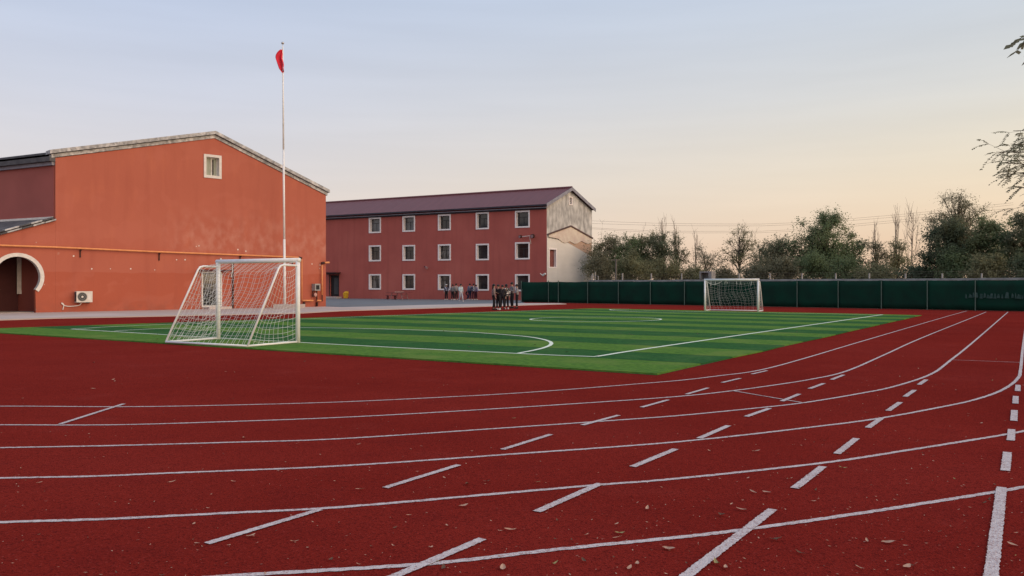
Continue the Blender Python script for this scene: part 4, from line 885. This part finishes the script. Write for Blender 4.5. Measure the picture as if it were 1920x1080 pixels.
# ------------------------------------------------------------------ trees
def leaf_mesh(name, pts, size, m, r_, droop=.0, aspect=.55, normals=None):
    n = len(pts); P = np.array(pts); g = np.random.default_rng(r_)
    out = P - P.mean(0); out /= np.linalg.norm(out, axis=1)[:, None] + 1e-6
    nrm = g.normal(size=(n, 3)) * .55 + out * .8 + np.array([0, 0, .55]); nrm /= np.linalg.norm(nrm, axis=1)[:, None]     # blades turn to the light
    a = g.normal(size=(n, 3)); a -= (a * nrm).sum(1)[:, None] * nrm; a /= np.linalg.norm(a, axis=1)[:, None]
    b = np.cross(nrm, a)
    s = size * g.uniform(.6, 1.3, n)[:, None]
    A = a * s; B = b * s * aspect
    v = np.concatenate([P - A * .5, P + B * .5, P + A * .6, P - B * .5], axis=1).reshape(-1, 3)
    f = np.arange(4 * n).reshape(-1, 4)
    me = bpy.data.meshes.new(name); me.vertices.add(4 * n); me.vertices.foreach_set('co', v.ravel().astype(np.float32))
    me.loops.add(4 * n); me.loops.foreach_set('vertex_index', f.ravel().astype(np.int32)); me.polygons.add(n)
    me.polygons.foreach_set('loop_start', (np.arange(n) * 4).astype(np.int32)); me.update(calc_edges=True); me.materials.append(M[m]); return me
def tree(name, label, px, d, top_py, halfw, base_crown_py, m, seed, clumps=26, leaves=140, leaf=.22, wood='bark', rc=None, group=None, lean=0.0, bare_top=0, trunk_r=.12, taper=.6, cat='tree', shell=.55):
    r_ = random.Random(seed); g = np.random.default_rng(seed); p = at(px, d); t = thing(name, label, cat, (p.x, p.y, -.03), 0, group)
    H = zz(top_py, d); zb = max(.3, zz(base_crown_py, d)); rx = halfw / F * d; cz, rzz = (H + zb) / 2, (H - zb) / 2
    rc = rc or max(.45, rx * .32)
    leaf *= .72; leaves = int(leaves * 1.8)
    w = MB(); trunk = [(lean * q * q * rx + .06 * math.sin(5 * q + seed), .05 * math.cos(4 * q + seed), q * (zb + (H - zb) * .72)) for q in [k / 7 for k in range(8)]]
    w.tube(trunk, trunk_r, 6, r1=trunk_r * .25, cap=False)
    pts = []
    for c in range(clumps):
        th = r_.uniform(0, 2 * math.pi); u = r_.uniform(-1, 1); rad = (r_.random() ** shell)
        q = math.sqrt(1 - u * u); wfac = 1 - taper * max(0, u) * .5
        C = Vector((rx * rad * q * math.cos(th) * wfac + lean * rx * .6, rx * .8 * rad * q * math.sin(th), cz + (rzz - rc * .45) * u * (rad ** .35)))
        zt_ = max(.3, min(C.z - (.25 + .35 * r_.random()) * (C.z - zb * .6), trunk[-1][2])); kf = zt_ / max(trunk[-1][2], .1); i0 = min(6, int(kf * 7)); T = Vector(trunk[i0]).lerp(Vector(trunk[i0 + 1]), kf * 7 - i0)
        midp = T.lerp(C, .5) + Vector((r_.uniform(-.15, .15), r_.uniform(-.15, .15), .12 * (C - T).length * r_.uniform(-.2, 1)))
        w.tube([T, midp, C], trunk_r * .38 * (1 - .5 * kf) + .008, 4, r1=.012, cap=False)
        for _ in range(4):
            e_ = C + Vector((r_.gauss(0, 1), r_.gauss(0, 1), r_.gauss(.3, .9))).normalized() * rc * r_.uniform(.7, 1.35)
            w.tube([midp.lerp(C, r_.uniform(.5, 1)), (C + e_) / 2 + Vector((0, 0, .05)), e_], .014, 3, r1=.007, cap=False)
            k = int(leaves * .11); q_ = g.random((k, 1)); pts.append(np.array(C) + (np.array(e_) - np.array(C)) * q_ + g.normal(size=(k, 3)) * rc * .12)
        k = int(leaves * .56); pts.append(np.array(C) + g.normal(size=(k, 3)) * np.array([rc * .58, rc * .58, rc * .46]))
    for _ in range(bare_top // 3):       # leafless shoots with side twigs
        a = r_.uniform(-.7, .7); s0 = Vector((a * rx, r_.uniform(-.5, .5), cz + rzz * .3)); e_ = s0 + Vector((r_.uniform(-.5, .5), 0, rzz * r_.uniform(.6, 1.1))); mm = s0.lerp(e_, .5) + Vector((r_.uniform(-.3, .3), r_.uniform(-.2, .2), 0))
        w.tube([s0, mm, e_], .018, 4, r1=.005, cap=False)
        for _k in range(5):
            q0 = (s0.lerp(mm, r_.random()) if _k < 2 else mm.lerp(e_, r_.random())); w.tube([q0, q0 + Vector((r_.uniform(-.5, .5), r_.uniform(-.3, .3), r_.uniform(.15, .6)))], .010, 3, r1=.004, cap=False)
    w.build('trunk', wood, t)
    link('crown', leaf_mesh('crown', np.concatenate(pts), leaf, m, seed), t)
    return t
tg = 'trees behind the green fence'
tree('broadleaf_tree', 'brownish bushy tree right beside the peeling end wall', 1143, 88, 432, 46, 535, 'leaf_brown', 21, 52, 170, .22, group=tg, bare_top=3)
tree('broadleaf_tree', 'dense dark green tree second from the peeling end wall', 1180, 86, 436, 40, 535, 'leaf_green', 22, 48, 180, .22, group=tg)
tree('broadleaf_tree', 'olive tree with ragged top left of the loose spindly tree', 1213, 87, 432, 38, 535, 'leaf_olive', 23, 46, 170, .22, group=tg, bare_top=4)
tree('broadleaf_tree', 'loose spindly tree with bare shoots left of the sky gap', 1243, 84, 425, 40, 535, 'leaf_dark', 24, 50, 70, .20, group=tg, bare_top=9, rc=.6)
tree('broadleaf_tree', 'narrow thin-leaved tree at the left edge of the sky gap', 1268, 85, 432, 26, 530, 'leaf_brown', 36, 30, 46, .19, group=tg, bare_top=5, rc=.5)
tree('broadleaf_tree', 'low see-through tree in the gap above the concrete box', 1322, 86, 455, 34, 515, 'leaf_brown', 25, 30, 34, .18, group=tg, rc=.6, wood='bark_pale', bare_top=3)
tree('broadleaf_tree', 'tall airy tree with visible branches behind the far goal', 1386, 84, 416, 36, 512, 'leaf_olive', 26, 44, 42, .19, group=tg, rc=.55, wood='bark', trunk_r=.14, bare_top=3)
tree('broadleaf_tree', 'small airy tree just right of the far goal', 1424, 85, 440, 20, 515, 'leaf_brown', 37, 22, 34, .18, group=tg, rc=.5, bare_top=3)
tree('broadleaf_tree', 'purple-brown rounded tree left of the big green tree', 1462, 79, 440, 46, 535, 'leaf_brown', 27, 54, 160, .21, group=tg)
tree('broadleaf_tree', 'big rounded green tree between the far goal and the bare poplars', 1545, 76, 390, 66, 525, 'leaf_green', 28, 100, 150, .21, group=tg, trunk_r=.18, rc=.8)
tree('broadleaf_tree', 'dark green tree at the right shoulder of the big green tree', 1598, 77, 432, 28, 520, 'leaf_dark', 29, 32, 150, .20, group=tg)
tree('broadleaf_tree', 'thin dark tree just left of the bare poplars', 1642, 74, 446, 32, 535, 'leaf_brown', 30, 40, 56, .19, group=tg, rc=.5, bare_top=4)
tree('broadleaf_tree', 'thin leafy tree at the foot of the bare poplars', 1682, 75, 446, 34, 535, 'leaf_olive', 38, 42, 52, .19, group=tg, rc=.5, bare_top=3)
tree('broadleaf_tree', 'big tree with feathery brown top, tallest on the right', 1797, 66, 355, 58, 470, 'leaf_brown', 31, 70, 85, .17, group=tg, trunk_r=.18, rc=.65)
tree('broadleaf_tree', 'dense dark green tree filling the foot of the tallest right tree', 1775, 64, 405, 50, 525, 'leaf_dark', 32, 60, 210, .20, group=tg)
tree('broadleaf_tree', 'broad dark green tree near the right edge behind the fence', 1862, 62, 398, 50, 520, 'leaf_green', 33, 60, 170, .19, group=tg)
tree('broadleaf_tree', 'dark brown-green tree at the right edge behind the fence', 1925, 60, 392, 45, 520, 'leaf_dark', 34, 54, 160, .19, group=tg)
tree('broadleaf_tree', 'olive tree low between the two dark trees on the right', 1830, 63, 425, 34, 525, 'leaf_olive', 35, 40, 170, .19, group=tg)
def poplar(label, px, d, top, seed, hw=14):
    r_ = random.Random(seed); p = at(px, d); H = zz(top, d); t = thing('bare_poplar', label, 'tree', (p.x, p.y, -.03), 0, 'bare poplars behind the fence'); w = MB()
    w.tube([(.08 * math.sin(k + seed), 0, H * .93 * k / 8) for k in range(9)], .11, 6, r1=.02, cap=False); w.build('trunk', 'bark_pale', t); w = MB()
    for k in range(8 + hw):
        z = H * r_.uniform(.22, .88); a = r_.uniform(0, 6.28); L = (H - z) * r_.uniform(.3, .75) + .5; sp = hw / F * d * r_.uniform(.4, 1)
        s0 = Vector((0, 0, z)); e_ = Vector((sp * math.cos(a), sp * math.sin(a), z + L)); mdp = s0.lerp(e_, .4) + Vector((.3 * sp * math.cos(a), .3 * sp * math.sin(a), -.1 * L))
        w.tube([s0, mdp, e_], .024, 4, r1=.007, cap=False)
        for _ in range(2):
            e2 = mdp.lerp(e_, r_.uniform(.2, .7)); w.tube([e2, e2 + Vector((r_.uniform(-.4, .4), r_.uniform(-.3, .3), r_.uniform(.4, 1.2)))], .014, 3, r1=.007, cap=False)
    w.build('crown', 'bark_pale', t)
poplar('tall bare poplar with fan of fine twigs, right of the pair', 1711, 84, 386, 51, 18)
poplar('slimmer bare poplar standing left of the fan-topped one', 1678, 86, 388, 52, 9)
poplar('faint bare sapling left of the two bare poplars', 1641, 90, 415, 53, 7)
poplar('bare sapling poking above the loose tree left of the sky gap', 1243, 92, 402, 54, 8)
poplar('bare sapling at the right of the loose spindly tree', 1268, 93, 414, 55, 7)
poplar('tiny bare sapling in the gap above the low see-through tree', 1305, 93, 430, 56, 6)
sg_ = 'shrubs along the foot of the boundary wall'
def shr(label, px, d, top, hw, m, seed): tree('shrub', label, px, d, top, hw, 545, m, seed, 24, 190, .20, group=sg_, trunk_r=.06, cat='shrub', shell=.7, rc=.75)
shr('brown-green shrub at the foot of the tree beside the end wall', 1130, 79.5, 468, 34, 'leaf_brown', 61)
shr('dark shrub behind the slim concrete post', 1185, 79, 468, 40, 'leaf_olive', 62)
shr('olive shrub under the loose spindly tree', 1245, 79, 478, 40, 'leaf_olive', 63)
shr('flat-topped brown hedge behind the concrete box', 1305, 79, 497, 36, 'leaf_olive', 64)
shr('flat-topped green hedge above the crossbar of the far goal', 1360, 78, 495, 36, 'leaf_brown', 65)
shr('brown shrub just right of the far goal', 1415, 74, 498, 34, 'leaf_brown', 66)
shr('dark shrub under the purple-brown tree', 1470, 72, 474, 40, 'leaf_brown', 67)
shr('dark shrub under the left of the big green tree', 1525, 71, 470, 40, 'leaf_green', 68)
shr('dark shrub under the right of the big green tree', 1585, 69, 480, 38, 'leaf_green', 69)
shr('olive shrub under the thin trees by the poplars', 1645, 67, 490, 36, 'leaf_olive', 70)
shr('dark shrub right of the poplar trunk', 1725, 65, 486, 34, 'leaf_dark', 71)
shr('dark shrub under the tallest right tree', 1790, 62, 468, 44, 'leaf_green', 72)
shr('dark shrub near the right edge under the broad tree', 1860, 59, 470, 44, 'leaf_olive', 73)
shr('dark shrub at the very right edge behind the fence', 1925, 57.5, 475, 42, 'leaf_dark', 74)

# near tree at the right edge: pinnate leaves on drooping twigs
def pinnate_spray(P, d_, L, r_, pts_l, w, n=9):
    d_ = d_.normalized(); side = d_.cross(Vector((0, 0, 1))); side = side.normalized() if side.length > .01 else Vector((1, 0, 0)); prev = P; c = [P]
    for k in range(1, 6): q = k / 5; c.append(P + d_ * L * q + Vector((0, 0, -.35 * L * q * q)))
    w.tube(c, .006, 3, r1=.003, cap=False)
    for k in range(n):
        q = (k + 1) / n; b = P + d_ * L * q + Vector((0, 0, -.35 * L * q * q))
        for s_ in (-1, 1): pts_l.append((b, (side * s_ + d_ * .5 + Vector((0, 0, r_.uniform(-.7, .0)))).normalized()))
def near_tree(name, label, px, d, H, limbs, seed, leafL, n_spray, wood_r, sprays=()):
    r_ = random.Random(seed); p = at(px, d); t = thing(name, label, 'tree', (p.x, p.y, 0)); w = MB(); lv = []; extra = []
    top = Vector((.2, .1, H)); w.tube([(0, 0, -.05), (-.04, .05, H * .2), (.10, .02, H * .45), (.02, .10, H * .7), top], wood_r * 1.15, 9, r1=wood_r * .35, cap=False)
    for k_ in range(14):                        # limbs all round the trunk
        a_ = 2 * math.pi * k_ / 14 + r_.uniform(-.2, .2); rad_ = H * r_.uniform(.25, .42); tp = Vector((rad_ * math.cos(a_), rad_ * math.sin(a_), H * r_.uniform(.75, 1.15)))
        if p.x + tp.x < .66 * (p.y + tp.y) + .5: continue
        extra.append(tp)
    for it in list(limbs) + extra:
        lx, ly, dd, fz_ = it if isinstance(it, tuple) else (0, 0, 0, .72)
        tip = at(lx, dd) if dd else None; tip = Vector((tip.x - p.x, tip.y - p.y, zz(ly, dd))) if dd else it; s0 = Vector((.1, .05, min(H * .95, tip.z * fz_))); mdp = s0.lerp(tip, .55) + Vector((0, 0, .25)); pathp = catmull([s0, mdp, tip], .12)
        w.tube(pathp, .05, 5, r1=.008, cap=False)
        for k in range(n_spray):
            i = int(len(pathp) * (1 - .55 * r_.random() ** 1.4)) - 1; i = max(1, i); b = pathp[i]; along = (pathp[i] - pathp[i - 1]).normalized()
            dv = (along * r_.uniform(.2, 1.2) + Vector((r_.gauss(0, .7), r_.gauss(0, .7), r_.gauss(.05, .55)))).normalized()
            tw = b + dv * r_.uniform(.1, .55); w.tube([b, tw], .008, 3, r1=.004, cap=False)
            for _ in range(2): pinnate_spray(tw, dv + Vector((r_.gauss(0, .5), r_.gauss(0, .5), r_.gauss(-.1, .4))), r_.uniform(.7, 1.2) * min(leafL * 5, .52), r_, lv, w)
    for (x0_, y0_, x1_, y1_, dd) in sprays:
        a_ = Vector((*(at(x0_, dd) - p), zz(y0_, dd))); b_ = Vector((*(at(x1_, dd) - p), zz(y1_, dd))); lv.append((a_, (b_ - a_).normalized())); pinnate_spray(a_, b_ - a_, (b_ - a_).length, r_, lv, w, 5)
    w.build('trunk', 'bark', t)
    v = []; f = []
    for b, a in lv:
        s_ = a.cross(Vector((r_.gauss(0, .4), r_.gauss(0, .4), 1))).normalized() * leafL * .24; L = leafL * r_.uniform(.75, 1.2); o_ = len(v)
        v += [tuple(b), tuple(b + a * L * .45 + s_), tuple(b + a * L), tuple(b + a * L * .45 - s_)]; f.append((o_, o_ + 1, o_ + 2, o_ + 3))
    MB().add(v, f).build('crown', 'leaf_near', t)
near_tree('locust_tree', 'pale feathery tree branch reaching in at the right edge above the fence', 2150, 27, 6.3,
          [(1868, 285, 26, .9), (1880, 305, 25.5, .85), (1900, 245, 27, 1.), (1898, 322, 26.5, .8), (1895, 270, 26, .9), (1905, 350, 27, .75), (1915, 385, 26, .7), (1908, 300, 26, .85), (1912, 330, 27, .8), (1918, 260, 27, .95), (1935, 360, 26, .75), (1940, 290, 26, .9), (1960, 240, 27, 1.)], 5, .10, 11, .14)
near_tree('locust_tree', 'dark leaf sprig hanging in at the upper right corner', 2760, 10.5, 4.9, [(2040, 55, 8.6, 1.0), (2110, 60, 8.8, 1.0), (2180, 120, 9.0, .95)], 6, .12, 5, .12, sprays=((2040, 55, 1945, 62, 8.6), (1945, 62, 1897, 66, 8.6), (1950, 60, 1908, 78, 8.6), (2000, 58, 1930, 84, 8.6)))

# ------------------------------------------------------------------ power lines
for i, (d, pts) in enumerate([(125, [(1050, 411), (1110, 414), (1230, 418.5), (1380, 420), (1480, 418), (1690, 402), (1900, 380)]), (126, [(1050, 417), (1110, 419), (1230, 422.5), (1380, 423.5), (1480, 421.5), (1690, 406), (1900, 384)]),
                              (128, [(1050, 423), (1110, 427), (1230, 433), (1380, 433.5), (1480, 431), (1690, 412), (1900, 390)]), (129, [(1050, 425), (1110, 429), (1230, 436), (1380, 436.5), (1480, 434), (1690, 416), (1900, 394)])]):
    P = catmull([(*at(px, d), zz(py, d)) for px, py in pts], 6)
    o = MB().tube(P, .020, 4).build('power_line', 'wire'); tag(o, ['topmost thin power line across the evening sky behind the trees', 'second thin power line from the top behind the trees', 'third thin power line from the top behind the trees', 'lowest thin power line across the sky behind the trees'][i], 'cable', 'power lines behind the trees')

# ------------------------------------------------------------------ fallen leaves
def leaf_shape(seed, L):
    r_ = random.Random(seed); n = 6; v = []; f = []; curl = r_.uniform(.1, .45); tw = r_.uniform(-.4, .4)
    for i in range(n + 1):
        q = i / n; wd = L * .17 * math.sin(math.pi * min(1, q * .95 + .03)) ** .8; x_ = (q - .5) * L; zc_ = .004 + curl * L * (q - .5) ** 2 * 2.2
        for s_ in (-1, 0, 1): v.append((x_, s_ * wd + tw * wd * q, zc_ + abs(s_) * wd * r_.uniform(.1, .5)))
    for i in range(n):
        for j in (0, 1): q = 3 * i + j; f.append((q, q + 1, q + 4, q + 3))
    return v, f
LM = {}
for m_ in ('dry_tan', 'dry_brown', 'dry_olive'):
    for s_ in range(4): v, f = leaf_shape(s_ * 7 + len(m_), .056); LM[m_, s_] = MB().add(v, f).mesh('fallen_leaf', m_)
LAB = {'dry_tan': ('pale tan curled leaf lying on the red track', 'pale fallen leaves on the track'), 'dry_brown': ('dark brown curled leaf lying on the red track', 'dark fallen leaves on the track'), 'dry_olive': ('yellow-green curled leaf lying on the red track', 'yellowish fallen leaves on the track')}
spots = [(470, 1008), (552, 1018), (370, 1022), (620, 1052), (675, 920), (672, 835), (457, 823), (40, 880), (74, 907), (322, 906), (1213, 956), (1156, 985), (1418, 848), (1588, 852), (1525, 942), (1528, 922), (1500, 917), (1390, 958), (1354, 968), (1455, 1015), (1625, 1017), (1665, 1020), (1612, 1068), (1700, 1066), (1344, 1060), (1360, 1068), (1790, 900), (1845, 946), (1855, 940), (1683, 931), (1898, 1024), (1730, 852), (1438, 926), (1412, 925), (1158, 1011), (942, 1068), (832, 1069), (1254, 1032), (1162, 1003), (876, 910), (913, 905), (833, 898), (955, 996), (938, 998), (869, 951), (42, 748), (176, 681), (212, 713), (215, 716), (175, 730), (440, 699), (443, 715), (438, 749), (423, 698), (700, 710), (715, 718), (570, 679), (697, 675), (901, 775), (963, 786), (1240, 789), (1330, 847), (1643, 687), (1722, 692), (1773, 661), (1687, 707), (1640, 708), (1755, 723), (1770, 722), (1793, 733), (1868, 675), (1817, 777), (1586, 777), (1625, 775), (1840, 795), (1480, 900), (1580, 880), (1760, 1000), (1500, 1040), (1095, 1055), (1040, 1060), (1180, 1068), (1195, 1060), (1860, 715), (1878, 742)]
r = random.Random(77); leaves = [(px, py, 1.0) for px, py in spots]
while len(leaves) < 190:
    px, py = r.uniform(-20, 1940), 640 + 460 * r.random() ** .8
    g_ = G(px, py)
    if py < 720 and px < 1300: continue
    if r.random() > .35 + .65 * (max(px, 0) / 1920) ** 1.5: continue
    leaves.append((px, py, r.uniform(.3, .65)))
for px, py, s_ in leaves:
    g_ = G(px, py); m_ = r.choices(['dry_tan', 'dry_brown', 'dry_olive'], [.50, .44, .06])[0]
    o = bpy.data.objects.new('fallen_leaf', LM[m_, r.randrange(4)]); col.objects.link(o); o.location = (g_.x, g_.y, .007); sc = s_ * r.uniform(.7, 1.45); o.scale = (sc, sc * r.uniform(.6, 1.4), sc); o.rotation_euler = (r.uniform(-.15, .15), r.uniform(-.15, .15), r.uniform(0, 6.28))
    tag(o, LAB[m_][0], 'leaf', LAB[m_][1])
def litter(name, n, sampler, z, size, m, seed):
    r_ = random.Random(seed); v = []; f = []
    for _ in range(n):
        x_, y_ = sampler(r_); a = r_.uniform(0, 6.28); L = size * r_.uniform(.4, 1.2); c, s_ = math.cos(a) * L, math.sin(a) * L; h = r_.uniform(.2, .5) * L; o_ = len(v)
        v += [(x_ - c, y_ - s_, z), (x_ + s_ * .4, y_ - c * .4, z + h * .6), (x_ + c, y_ + s_, z + h), (x_ - s_ * .4, y_ + c * .4, z + h * .3)]; f.append((o_, o_ + 1, o_ + 2, o_ + 3))
    o = MB().add(v, f).build(name, m); return o
def on_turf(r_): a = NL.lerp(FL, r_.random() ** 1.3); b = NR.lerp(FR, r_.random() ** 1.3); q = a.lerp(b, .3 + .7 * r_.random()); return q.x, q.y
o = litter('turf_litter', 130, on_turf, .037, .055, 'dry_brown', 31); tag(o, 'small dark dead leaves scattered over the green turf', 'leaf litter', kind='stuff')
def on_track(r_):
    while True:
        px, py = r_.uniform(0, 1920), 700 + 390 * r_.random()
        if r_.random() < .3 + .7 * (max(px, 0) / 1920) ** 1.5 and not (py < 705 and px < 1250): g_ = G(px, py); return g_.x, g_.y
o = litter('track_litter', 900, on_track, .006, .0105, 'dry_tan', 32); tag(o, 'fine crumbs of pale leaf litter on the red track', 'leaf litter', kind='stuff')
